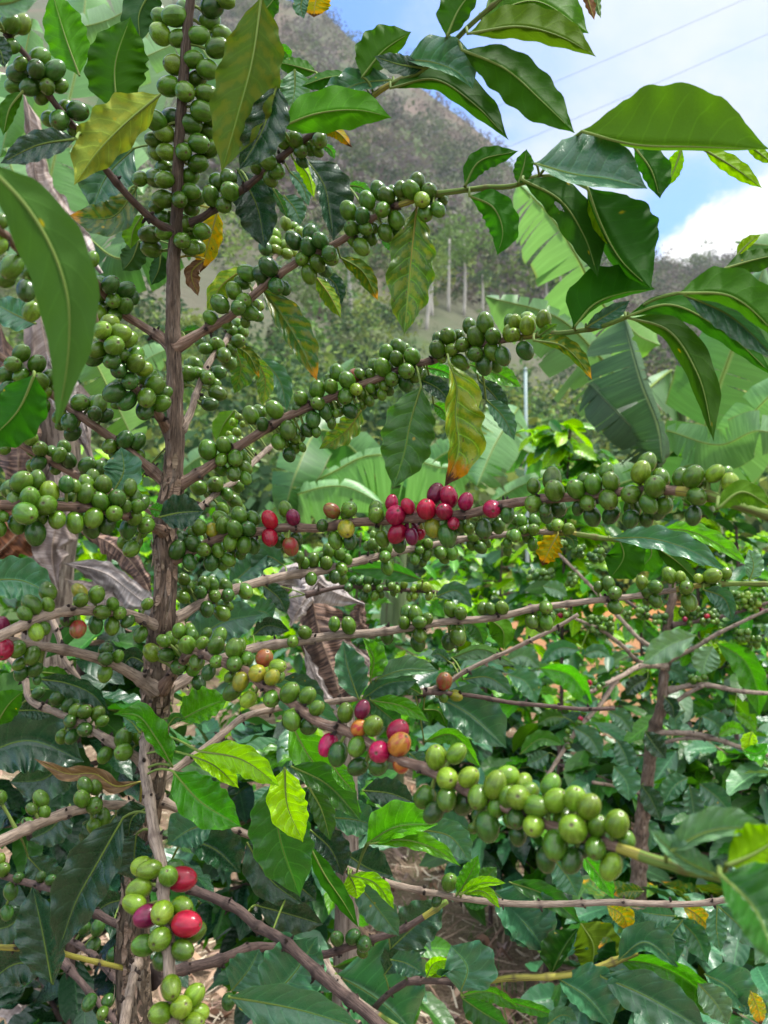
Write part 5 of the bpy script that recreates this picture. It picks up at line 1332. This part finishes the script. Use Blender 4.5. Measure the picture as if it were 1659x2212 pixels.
proc_shrub('coffee shrub with mixed green leaves behind the branch of orange and red cherries', [(640, 2000, 1.5), (620, 1800, 1.5), (600, 1560, 1.5)], 11, 130, 'TTMDB', 307, 240, r=(9, 4), nleaf=100, span=(.5, 1.))
proc_shrub('distant coffee shrub with yellow-green leaves behind the row of red cherries', [(1080, 1450, 3.4), (1080, 1300, 3.4), (1085, 1180, 3.4)], 12, 62, 'BMYT', 308, 150, r=(4, 2), nleaf=96, top='Y', span=(.4, 1.))
proc_shrub('distant coffee shrub with bright leaves showing under the pale banana leaves', [(780, 1500, 3.2), (770, 1300, 3.2), (780, 1150, 3.2)], 12, 64, 'BMTB', 309, 190, r=(4, 2), nleaf=96, top='Y', span=(.4, 1.))
proc_shrub('distant coffee shrub with bright leaves seen left of the trunk', [(250, 1330, 2.8), (230, 1150, 2.8), (220, 990, 2.8)], 10, 60, 'BMYT', 310, 140, r=(8, 4), nleaf=80, top='Y', span=(.5, 1.))
proc_shrub('coffee shrub with small green cherries and red ones on the far right', [(1640, 1500, 2.5), (1600, 1300, 2.5), (1590, 1130, 2.5)], 10, 64, 'TMBT', 311, 220, r=(6, 3), nleaf=70, cherries=16, span=(.4, 1.))
proc_shrub('coffee shrub with grey-green leaves under the thin bare forked twig', [(1060, 1800, 2.6), (1050, 1600, 2.6), (1050, 1430, 2.6)], 11, 88, 'TMTBD', 312, 190, r=(5, 3), nleaf=96, span=(.35, 1.))
proc_shrub('low coffee shrub with yellow spotted dark leaves near the bottom right corner', [(1420, 2150, 1.7), (1430, 2050, 1.7), (1440, 1950, 1.7)], 10, 125, 'TTDMR', 313, 230, r=(10, 5), nleaf=90, span=(.3, 1.))

rgd = random.Random(41)
FAR = ((520, 4.2, 1190, 'small coffee shrub showing between the trunk and the withered leaf'), (660, 5.2, 1150, 'far coffee shrub behind the striped withered leaf'), (900, 4.4, 1210, 'far coffee shrub right of the withered leaf'), (1000, 6., 1130, 'far coffee shrub under the hanging brown-tipped leaf'),
 (1180, 4.6, 1180, 'far coffee shrub under the yellow hanging leaf tip'), (1385, 3.6, 1330, 'low coffee shrub in front of the orange bare soil patch'), (1560, 4.4, 1130, 'far coffee shrub near the right edge above the thin fruiting branch'), (760, 7., 1120, 'farthest coffee shrub under the pale banana leaves'), (450, 6.5, 1080, 'farthest coffee shrub just right of the bare trunk'), (250, 5., 1080, 'far coffee shrub left of the bare trunk'), (60, 5.5, 1130, 'far coffee shrub at the left edge'), (1640, 6., 1180, 'farthest coffee shrub at the right edge'))
for i, (x, d, yt, lab) in enumerate(FAR):
    proc_shrub(lab, [(x, 1106 + CAMZ / d * FPX - 60, d), (x + 4, (yt + 1106 + CAMZ / d * FPX) / 2, d), (x, yt + 30, d)], 9, 150 / d + 22, ('BMYT', 'BMTB', 'TMBT')[i % 3], 400 + i, 620 / d, r=(14 / d + 2, 3), nleaf=0, top='Y' if i % 3 == 0 else 'B', span=(.15, 1.), extra=240)
# ------------------------------------------------------------------ terrain
RIDGE = [(-2500, 150), (-800, -250), (100, -170), (480, -45), (600, -15), (690, 12), (750, 80), (830, 140), (900, 182), (955, 216), (1015, 275), (1070, 326), (1150, 400), (1260, 480), (1400, 566), (1520, 572), (1660, 560), (2200, 500), (4200, 420)]
HF = [(10, 0), (14, .05), (18, .12), (25, .205), (35, .285), (50, .377), (70, .466), (95, .55), (130, .637), (170, .70), (200, .727), (260, .81), (330, .906), (400, 1.), (470, .97)]
def terr(px, d):
    h = table(HF, d); y0 = 1106 + 1.4 / 10 * FPX
    y = y0 * (1 - h) + table(RIDGE, px) * h
    p = P(px, y, d)
    if d > 12:
        w = min(1, (d - 12) / 30)
        p.z += w * (d * .022 * noise.fractal(Vector((p.x, p.y, 0)) * .012, 1., 2., 4) * (1 - max(0, (d - 330) / 70) * .8) + .012 * d * noise.noise(Vector((p.x * .05, p.y * .05, 3))))
    return p
m, nt, out = new_mat('hillside')
ge = nt.node('ShaderNodeNewGeometry'); po = ge.outputs['Position']
n1 = nt.noise(po, .035, 6, .6); n2 = nt.noise(po, .3, 5, .7); n3 = nt.noise(po, .012, 3)
c = nt.mix(nt.step(n1, .42, .6), (.055, .095, .03), (.075, .095, .04))
c = nt.mix(nt.m('MULTIPLY', nt.step(n3, .45, .6), .55), c, (.13, .10, .098))
ya = nt.sep(po)[1]
soil = nt.m('MULTIPLY', nt.step(nt.m('ADD', n2, nt.m('SUBTRACT', nt.m('MULTIPLY', nt.step(nt.sep(po)[0], .5, 3.), .55), .30)), .42, .60), nt.m('SUBTRACT', 1., nt.step(ya, 20., 40.)))
c = nt.mix(nt.m('MULTIPLY', soil, .9), c, (.42, .18, .065))
red = nt.m('MULTIPLY', nt.step(n1, .5, .62), nt.m('MULTIPLY', nt.step(ya, 95., 140.), .55))
c = nt.mix(red, c, (.165, .10, .092))
c = nt.mix(nt.m('MULTIPLY', n2, .35), c, (.03, .045, .02))
p_, b_ = principled(nt, c, .95, .1, n2, .6, 1.); nt.l.new(p_.outputs[0], out.inputs[0]); HILLM = m
xs = [-2600 + i * 60 for i in range(121)]; ds = []
d_ = 10.
while d_ < 470: ds.append(d_); d_ *= 1.045
mb = MB(); V = []; UVs = []
for d_ in ds:
    for x in xs: V.append(terr(x, d_)); UVs.append((x / 1000, d_ / 100))
Cn = len(xs)
mb.add(V, [(i * Cn + j, i * Cn + j + 1, (i + 1) * Cn + j + 1, (i + 1) * Cn + j) for i in range(len(ds) - 1) for j in range(Cn - 1)], UVs, HILLM)
hill = mb.build('hillside', origin=Vector((0, 10, 0))); hill['kind'] = 'structure'
# near ground
m, nt, out = new_mat('ground_soil')
ge = nt.node('ShaderNodeNewGeometry'); po = ge.outputs['Position']
n1 = nt.noise(po, 2.2, 5, .6); n2 = nt.noise(po, 30., 5, .7); n3 = nt.noise(po, 120., 3)
c = nt.mix(nt.step(n1, .35, .65), (.19, .13, .085), (.28, .20, .135))
c = nt.mix(nt.m('MULTIPLY', nt.step(n2, .45, .65), .6), c, (.40, .31, .21))
c = nt.mix(nt.m('MULTIPLY', nt.step(n1, .5, .66), .35), c, (.08, .11, .035))
gs_ = nt.sep(po); c = nt.mix(nt.m('MULTIPLY', nt.m('MULTIPLY', nt.step(gs_[1], 4., 6.5), nt.step(gs_[0], .3, 1.5)), .85), c, nt.mix(n2, (.36, .16, .065), (.50, .26, .12)))
c = nt.mix(nt.m('MULTIPLY', nt.m('SUBTRACT', 1., nt.step(n3, .3, .5)), .6), c, (.05, .035, .025))
p_, b_ = principled(nt, c, .95, .15, nt.m('ADD', n2, n3), .9, .02); nt.l.new(p_.outputs[0], out.inputs[0])
mb = MB(); V = []; UVs = []
gx = [-16 + i * .4 for i in range(81)]; gy = [-6 + i * .4 for i in range(42)]
for y in gy:
    for x in gx: V.append(Vector((x, y, .05 * noise.noise(Vector((x * .8, y * .8, 0))) - (.02 if y > 9.5 else 0)))); UVs.append((x, y))
Cn = len(gx)
mb.add(V, [(i * Cn + j, i * Cn + j + 1, (i + 1) * Cn + j + 1, (i + 1) * Cn + j) for i in range(len(gy) - 1) for j in range(Cn - 1)], UVs, m)
gr = mb.build('ground', origin=Vector((0, 0, 0))); gr['kind'] = 'structure'
def gz(x, y): return .05 * noise.noise(Vector((x * .8, y * .8, 0)))

def flat_mat(name, cols, rough=.8, trans=.2):
    m, nt, out = new_mat(name)
    ta = nt.node('ShaderNodeVertexColor', layer_name='tint')
    p, b = principled(nt, ta.outputs[0], rough, .25)
    tr = nt.node('ShaderNodeBsdfTranslucent'); nt.l.new(ta.outputs[0], tr.inputs[0])
    mx = nt.node('ShaderNodeMixShader'); mx.inputs[0].default_value = trans
    nt.l.new(p.outputs[0], mx.inputs[1]); nt.l.new(tr.outputs[0], mx.inputs[2]); nt.l.new(mx.outputs[0], out.inputs[0])
    return m
VEG = flat_mat('vegetation', None)
STRAW = flat_mat('straw', None, trans=.05)
rg = random.Random(77)
# litter: straw, husks and curled leaves
mb = MB()
for i in range(9000):
    y = rg.uniform(1.2, 5.5) ** 1.0; x = rg.uniform(-.62, .62) * (y + .6); z = gz(x, y)
    a = rg.random() * 6.28; l = rg.uniform(.03, .16); w = rg.uniform(.0013, .0036); D = Vector((math.cos(a), math.sin(a), rg.uniform(-.15, .35))); S = Vector((-math.sin(a), math.cos(a), .2)) * w
    p0 = Vector((x, y, z + rg.uniform(.0, .03))); bend = Vector((rg.gauss(0, .2), rg.gauss(0, .2), rg.gauss(0, .15))) * l
    q = [p0, p0 + D * l * .5 + bend * .3, p0 + D * l]
    col = rg.choice(((.52, .42, .30), (.40, .29, .2), (.6, .52, .39), (.26, .17, .12), (.42, .27, .21)))
    mb.add([q[0] - S, q[0] + S, q[1] - S, q[1] + S, q[2] - S * .4, q[2] + S * .4], [(0, 1, 3, 2), (2, 3, 5, 4)], [(0, 0)] * 6, STRAW, (*col, 1))
for i in range(1300):
    y = rg.uniform(1.3, 6.); x = rg.uniform(-.62, .62) * (y + .6); z = gz(x, y)
    a = rg.random() * 6.28; l = rg.uniform(.04, .12); w = l * rg.uniform(.2, .4)
    D = Vector((math.cos(a), math.sin(a), rg.uniform(-.1, .5))); S = Vector((-math.sin(a), math.cos(a), rg.uniform(-.4, .4)))
    col = rg.choice(((.22, .12, .075), (.33, .19, .12), (.15, .085, .06), (.40, .27, .18), (.28, .2, .17)))
    p0 = Vector((x, y, z + rg.uniform(.005, .03))); vs = []
    for k in range(6):
        t = k / 5; ww = w * math.sin(math.pi * (.06 + .9 * t)) * .5
        for s in (-1, 0, 1): vs.append(p0 + D * l * t + S * ww * s + Vector((0, 0, abs(s) * ww * .7 + .02 * math.sin(t * 5 + a))))
    mb.add(vs, [(3 * k + s, 3 * k + s + 1, 3 * k + s + 4, 3 * k + s + 3) for k in range(5) for s in (0, 1)], [(0, 0)] * 18, STRAW, (*col, 1))
li = mb.build('leaf_litter', origin=Vector((0, 2, 0))); li['kind'] = 'stuff'
# grass and weeds
mb = MB()
tufts = []
for i in range(520):
    y = rg.uniform(1.4, 7.); x = rg.uniform(-.6, .6) * (y + .5)
    if noise.noise(Vector((x * 1.1, y * 1.1, 5))) > (-.05 if x > .2 else .12): tufts.append((x, y))
for x, y in tufts:
    hgt = rg.uniform(.04, .16); base_c = rg.choice(((.10, .20, .035), (.14, .24, .05), (.2, .24, .08), (.08, .15, .035)))
    for k in range(rg.randint(8, 20)):
        a = rg.random() * 6.28; lean = rg.uniform(.1, .9); h = hgt * rg.uniform(.5, 1.2); w = rg.uniform(.001, .003)
        p0 = Vector((x + rg.gauss(0, .03), y + rg.gauss(0, .03), gz(x, y) - .005)); D = Vector((math.cos(a) * lean, math.sin(a) * lean, 1)); S = Vector((-math.sin(a), math.cos(a), 0)) * w
        q = [p0, p0 + D * h * .5, p0 + D * h * .85 + Vector((math.cos(a), math.sin(a), -.3)) * lean * h * .35]
        f = rg.uniform(.7, 1.3); c_ = tuple(v * f for v in base_c)
        mb.add([q[0] - S, q[0] + S, q[1] - S * .8, q[1] + S * .8, q[2]], [(0, 1, 3, 2), (2, 3, 4)], [(0, 0)] * 5, VEG, (*c_, 1))
gs = mb.build('grass', origin=Vector((0, 2, 0))); gs['kind'] = 'stuff'

# ------------------------------------------------------------------ woods, trees
def crown(mb, c, rx, rz, n, s, col, rg_, hole=.0):
    cl = [(Vector((rg_.gauss(0, .5), rg_.gauss(0, .5), rg_.gauss(0, .45))), rg_.uniform(.35, .6)) for _ in range(6)]
    for i in range(n):
        cc, cr = rg_.choice(cl)
        v = Vector((rg_.gauss(0, 1), rg_.gauss(0, 1), rg_.gauss(0, 1))).normalized() * cr * rg_.uniform(.7, 1.05) + cc
        p = c + Vector((v.x * rx, v.y * rx, v.z * rz))
        a = Vector((rg_.gauss(0, 1), rg_.gauss(0, 1), rg_.gauss(0, .7))).normalized(); b = a.cross(Vector((rg_.gauss(0, 1), rg_.gauss(0, 1), rg_.gauss(0, 1)))).normalized()
        q = s * rg_.uniform(.6, 1.3); f = rg_.uniform(.75, 1.25)
        mb.add([p - a * q, p + b * q * .5, p + a * q, p - b * q * .5], [(0, 1, 2, 3)], [(0, 0)] * 4, VEG, (col[0] * f, col[1] * f, col[2] * f, 1))
mb = MB(); rg = random.Random(5)
PAL = ((.075, .165, .035), (.12, .215, .045), (.035, .085, .03), (.17, .25, .05), (.12, .16, .06), (.21, .26, .05), (.05, .10, .04), (.025, .065, .022))
for i in range(2200):
    d = 14 * (175 / 14) ** rg.random() ; px = rg.uniform(-250, 1950)
    p = terr(px, d); dens = noise.noise(Vector((p.x * .03, p.y * .03, 2)))
    if dens < -.25 and 30 < d < 100: continue
    r = rg.uniform(.5, 1.3) * (1 + d / 70)
    pyy = CY - (p.z - CAMZ) / d * FPX
    if 880 < px < 1280 and 650 < pyy < 860 and d > 30: r *= .3
    crown(mb, p + Vector((0, 0, r * .7)), r, r * rg.uniform(.7, 1.4), 120, r * .13, rg.choice(PAL), rg)
w1 = mb.build('woods', origin=Vector((0, 60, 0))); w1['kind'] = 'stuff'
mb = MB()
for i in range(6500):
    d = 110 + 295 * rg.random() ** .8; px = rg.uniform(380, 1950)
    p = terr(px, d)
    k = noise.noise(Vector((p.x * .012, p.y * .012, 7)))
    if k < -.05 and rg.random() < .45: continue
    r = 1.0 + 5.5 * rg.random() ** 3.2
    base_c = rg.choice(((.075, .115, .04), (.11, .115, .06), (.035, .06, .025), (.13, .11, .08), (.12, .095, .09), (.09, .135, .035), (.03, .05, .025), (.14, .12, .115)))
    crown(mb, p + Vector((0, 0, r * .5)), r * 1.3, r, int(26 + 22 * r), r * .3 / (1 + .22 * r), base_c, rg)
w2 = mb.build('scrub', origin=Vector((0, 300, 0))); w2['kind'] = 'stuff'
PALE = bark_material('pale_trunk', (.44, .41, .36), (.54, .5, .44), (.30, .27, .24), sx=2., sy=1., bump=.2, dist=.02)
for i, (x, yt, yb, lab) in enumerate((
 (755, 596, 706, 'tall pale-trunked tree on the hillside just left of the long hanging leaf'),
 (921, 600, 712, 'tall pale-trunked tree standing lowest, right beside the long hanging leaf'),
 (934, 585, 684, 'thin pale-trunked tree paired closely behind the lowest standing one'),
 (969, 552, 672, 'tall straight pale-trunked tree third in the hillside row'),
 (1002, 548, 682, 'tallest pale-trunked tree in the middle of the hillside row'),
 (1042, 612, 676, 'short pale-trunked tree with a forked top beside the dry bush'),
 (1180, 606, 664, 'slender pale-trunked tree left of the shredded banana leaf'),
 (1209, 598, 674, 'pale-trunked tree seen through the shredded banana leaf'),
 (1232, 608, 674, 'pale-trunked tree at the right end of the hillside row'))):
    dd_ = 78.; 
    for k in range(60):
        dd_ += .8; q = terr(x, dd_); yy = CY - (q.z - CAMZ) / dd_ * FPX
        if yy < yb: break
    g = terr(x, dd_); root = thing('pale_tree', g, lab, 'tree', 'pale-trunked trees on the hillside')
    top = P(x + rg.uniform(-2, 2), yt, dd_); mb = MB()
    ln_ = rg.uniform(-.25, .25); pts = [g.lerp(top, k / 8) + Vector((rg.uniform(-.04, .04) + ln_ * math.sin(k / 8 * 3.14), 0, 0)) for k in range(9)]; pts[0].z -= .5
    h = top.z - g.z
    ext = [top + Vector((0, 0, h * .15 * k)) for k in (1, 2)]
    tube(mb, pts + ext, [lerp(.24, .17, k / 10) * (1.15 if k == 0 else 1) for k in range(11)], PALE, 10, rough=.05, tint=[(.6, 0, .5, 1)] * 11)
    mb.build('trunk', root)
    mb = MB(); crown(mb, top + Vector((0, 0, h * .20)), h * .46, h * .34, 800, h * .032, rg.choice(PAL[:4]), rg)
    mb.build('crown', root)
# broad yellow-green trees in the middle distance
for i, (x, yb, r, lab, col) in enumerate((
 (990, 560, 42, 'rounded yellow-green tree above the row of pale trunks', (.13, .16, .045)),
 (1040, 610, 40, 'round dry olive bush right of the pale trunks', (.10, .10, .05)),
 (900, 620, 36, 'dark green tree behind the long hanging leaf', (.045, .08, .03)),
 (690, 690, 40, 'bright green tree low on the hillside left of the pale trunk', (.10, .16, .04)),
 (620, 760, 44, 'grey-green bushy tree low on the hillside behind the rusty leaf', (.08, .10, .05)),
 (810, 880, 60, 'large dark tree at the foot of the hillside', (.035, .06, .028)),
 (480, 830, 60, 'shadowy green tree right of the trunk at the hill foot', (.04, .065, .035)),
 (1545, 566, 16, 'small dark tree on the ridge under the white cloud', (.05, .06, .045)),
 (1500, 572, 20, 'wide dark clump of a tree on the distant ridge', (.055, .065, .05)))):
    dd_ = 10.5
    while dd_ < 420:
        dd_ *= 1.01; q = terr(x, dd_)
        if CY - (q.z - CAMZ) / dd_ * FPX < yb: break
    g = terr(x, dd_); root = thing('hill_tree', g, lab, 'tree', 'trees on the hillside'); R_ = r * dd_ / FPX
    mb = MB(); tube(mb, [g - Vector((0, 0, .3)), g + Vector((0, 0, R_ * .6)), g + Vector((0, 0, R_ * 1.2))], [R_ * .08, R_ * .06, R_ * .03], TWIGD, 8); mb.build('trunk', root)
    mb = MB(); crown(mb, g + Vector((0, 0, R_ * 1.1)), R_, R_ * .9, 900, R_ * .09, col, rg); mb.build('crown', root)

m, nt, out = new_mat('haze_air'); pv = nt.node('ShaderNodeVolumePrincipled'); pv.inputs['Color'].default_value = (.86, .90, .96, 1); pv.inputs['Density'].default_value = .00022; pv.inputs['Anisotropy'].default_value = .2
nt.l.new(pv.outputs[0], out.inputs['Volume'])
mb = MB(); x0, x1, y0, y1, z0, z1 = -1300, 1700, -30, 520, -3, 460
mb.add([Vector((x, y, z)) for z in (z0, z1) for y in (y0, y1) for x in (x0, x1)], [(0, 2, 3, 1), (4, 5, 7, 6), (0, 1, 5, 4), (2, 6, 7, 3), (0, 4, 6, 2), (1, 3, 7, 5)], [(0, 0)] * 8, m)
hz = mb.build('haze', origin=Vector((0, 200, 0)), smooth=False); hz['kind'] = 'stuff'
# ------------------------------------------------------------------ wires, post
m, nt, out = new_mat('wire'); p_, b_ = principled(nt, (.12, .14, .17), .6, .3); nt.l.new(p_.outputs[0], out.inputs[0]); WIRE = m
for (a, b, lab) in (((2600, -460, 70), (600, 420, 110), 'upper thin overhead power line crossing the cloudy sky'), ((2700, -410, 70), (600, 520, 110), 'lower thin overhead power line crossing the cloudy sky')):
    A, B = P(*a), P(*b); mb = MB()
    pts = [A.lerp(B, k / 40) - Vector((0, 0, 4 * (k / 40) * (1 - k / 40) * 1.2)) for k in range(41)]
    tube(mb, pts, .022, WIRE, 6); o = mb.build('power_line'); o['label'] = lab; o['category'] = 'power line'; o['group'] = 'power lines in the sky'
m, nt, out = new_mat('post_paint'); ge = nt.node('ShaderNodeNewGeometry'); n1 = nt.noise(ge.outputs['Position'], 6., 4)
p_, b_ = principled(nt, nt.mix(n1, (.20, .30, .30), (.32, .40, .38)), .6, .4); nt.l.new(p_.outputs[0], out.inputs[0])
mb = MB(); g = P(1141, 1106, 9.); g.z = 0; tp = P(1135, 800, 9.)
tube(mb, [g - Vector((0, 0, .1)), g.lerp(tp, .33), g.lerp(tp, .66), tp], [.024, .022, .021, .020], m, 10, rough=.05, tint=[(.5, 0, .5, 1)] * 4)
tube(mb, [tp, tp + Vector((0, 0, .03))], [.026, .012], m, 10)
o = mb.build('post'); o['label'] = 'thin blue-grey post standing in front of the orange soil bank'; o['category'] = 'post'

# ------------------------------------------------------------------ sky, sun, camera
SUN_EL, SUN_AZ = math.radians(66), math.radians(75)     # azimuth clockwise from +Y: right, a little ahead
w = bpy.data.worlds.new('World'); sc.world = w; w.use_nodes = True
nt = NT(w); nt.n.clear(); out = nt.node('ShaderNodeOutputWorld'); bg = nt.node('ShaderNodeBackground')
sk = nt.node('ShaderNodeTexSky', sky_type='NISHITA'); sk.sun_disc = False; sk.sun_elevation = SUN_EL; sk.sun_rotation = SUN_AZ; sk.air_density = 1.; sk.dust_density = 1.2; sk.ozone_density = 1.5
tc = nt.node('ShaderNodeTexCoord'); D = tc.outputs['Generated']; dx, dy, dz = nt.sep(D)
zc = nt.m('MAXIMUM', dz, .04)
pl = nt.xyz(nt.m('DIVIDE', dx, nt.m('ADD', zc, .25)), nt.m('DIVIDE', dy, nt.m('ADD', zc, .25)), 0.)
n1 = nt.noise(pl, .9, 7, .62); n2 = nt.noise(pl, 3.2, 6, .6)
veil = nt.step(nt.m('ADD', dx, nt.m('ADD', nt.m('MULTIPLY', nt.m('SUBTRACT', n1, .5), .75), nt.m('MULTIPLY', nt.m('SUBTRACT', n2, .5), .25))), -.01, .24)
gap = nt.m('ADD', nt.m('MULTIPLY', nt.m('SUBTRACT', dx, .345), nt.m('SUBTRACT', dx, .345)), nt.m('MULTIPLY', nt.m('SUBTRACT', dz, .345), nt.m('SUBTRACT', dz, .345)))
veil = nt.m('MULTIPLY', veil, nt.m('SUBTRACT', 1., nt.m('MULTIPLY', nt.m('SUBTRACT', 1., nt.step(nt.m('ADD', gap, nt.m('MULTIPLY', nt.m('SUBTRACT', n2, .5), .012)), .0008, .006)), .8)))
# a heap of cumulus low on the right
pc = nt.xyz(nt.m('MULTIPLY', dx, 9.), nt.m('MULTIPLY', dz, 11.), 1.7)
nc = nt.noise(pc, 1., 7, .58)
top = nt.m('ADD', .325, nt.m('MULTIPLY', nt.m('SUBTRACT', dx, .36), .55))
cu = nt.step(nt.m('ADD', nt.m('SUBTRACT', top, dz), nt.m('MULTIPLY', nt.m('SUBTRACT', nc, .5), .17)), -.008, .02)
cu = nt.m('MULTIPLY', cu, nt.step(dx, .20, .34))
sky = nt.mix(1., sk.outputs[0], (.60, 1.02, 1.65), 'MULTIPLY')
# unseen bright sky added overhead and behind to light the foreground
fill_sky = nt.m('MAXIMUM', nt.step(dz, .58, .9), nt.m('MULTIPLY', nt.step(nt.m('MULTIPLY', dy, -1.), -.2, .5), .75))
fill_sky = nt.m('MULTIPLY', fill_sky, nt.step(dz, -.02, .25))
c = nt.mix(nt.m('MULTIPLY', nt.m('MULTIPLY', veil, nt.m('ADD', .62, nt.m('MULTIPLY', nt.step(n2, .3, .7), .4))), .95), sky, (4.35, 4.7, 4.95))
c = nt.mix(cu, c, nt.mix(nt.step(nc, .35, .6), (4.4, 4.65, 5.0), (6.6, 6.6, 6.6)))
c = nt.mix(fill_sky, c, nt.mix(nt.step(n1, .35, .65), (9., 9.4, 10.), (17., 17., 16.6)))
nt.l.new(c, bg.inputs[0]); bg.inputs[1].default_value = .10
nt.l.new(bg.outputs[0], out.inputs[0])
ld = bpy.data.lights.new('sun', 'SUN'); ld.energy = 3.4; ld.angle = math.radians(7); ld.color = (1., .96, .89)
so = bpy.data.objects.new('sun', ld); COL.objects.link(so)
dv = Vector((math.sin(SUN_AZ) * math.cos(SUN_EL), math.cos(SUN_AZ) * math.cos(SUN_EL), math.sin(SUN_EL)))
so.rotation_euler = (-dv).to_track_quat('-Z', 'Y').to_euler(); so.location = dv * 50
cd = bpy.data.cameras.new('camera'); co = bpy.data.objects.new('camera', cd); COL.objects.link(co)
co.location = (0, 0, CAMZ); co.rotation_euler = (math.pi / 2, 0, 0)
cd.sensor_fit = 'VERTICAL'; cd.sensor_height = 34.6; cd.lens = 34.6 / 2 / (1106. / FPX)
cd.clip_start = .02; cd.clip_end = 3000
cd.dof.use_dof = True; cd.dof.focus_distance = .62; cd.dof.aperture_fstop = (cd.lens / 1000) / .0023
sc.camera = co
sc.view_settings.view_transform = 'Standard'; sc.view_settings.look = 'None'; sc.view_settings.exposure = 1.0; sc.view_settings.gamma = 1
sc.cycles.max_bounces = 8; sc.cycles.transparent_max_bounces = 8
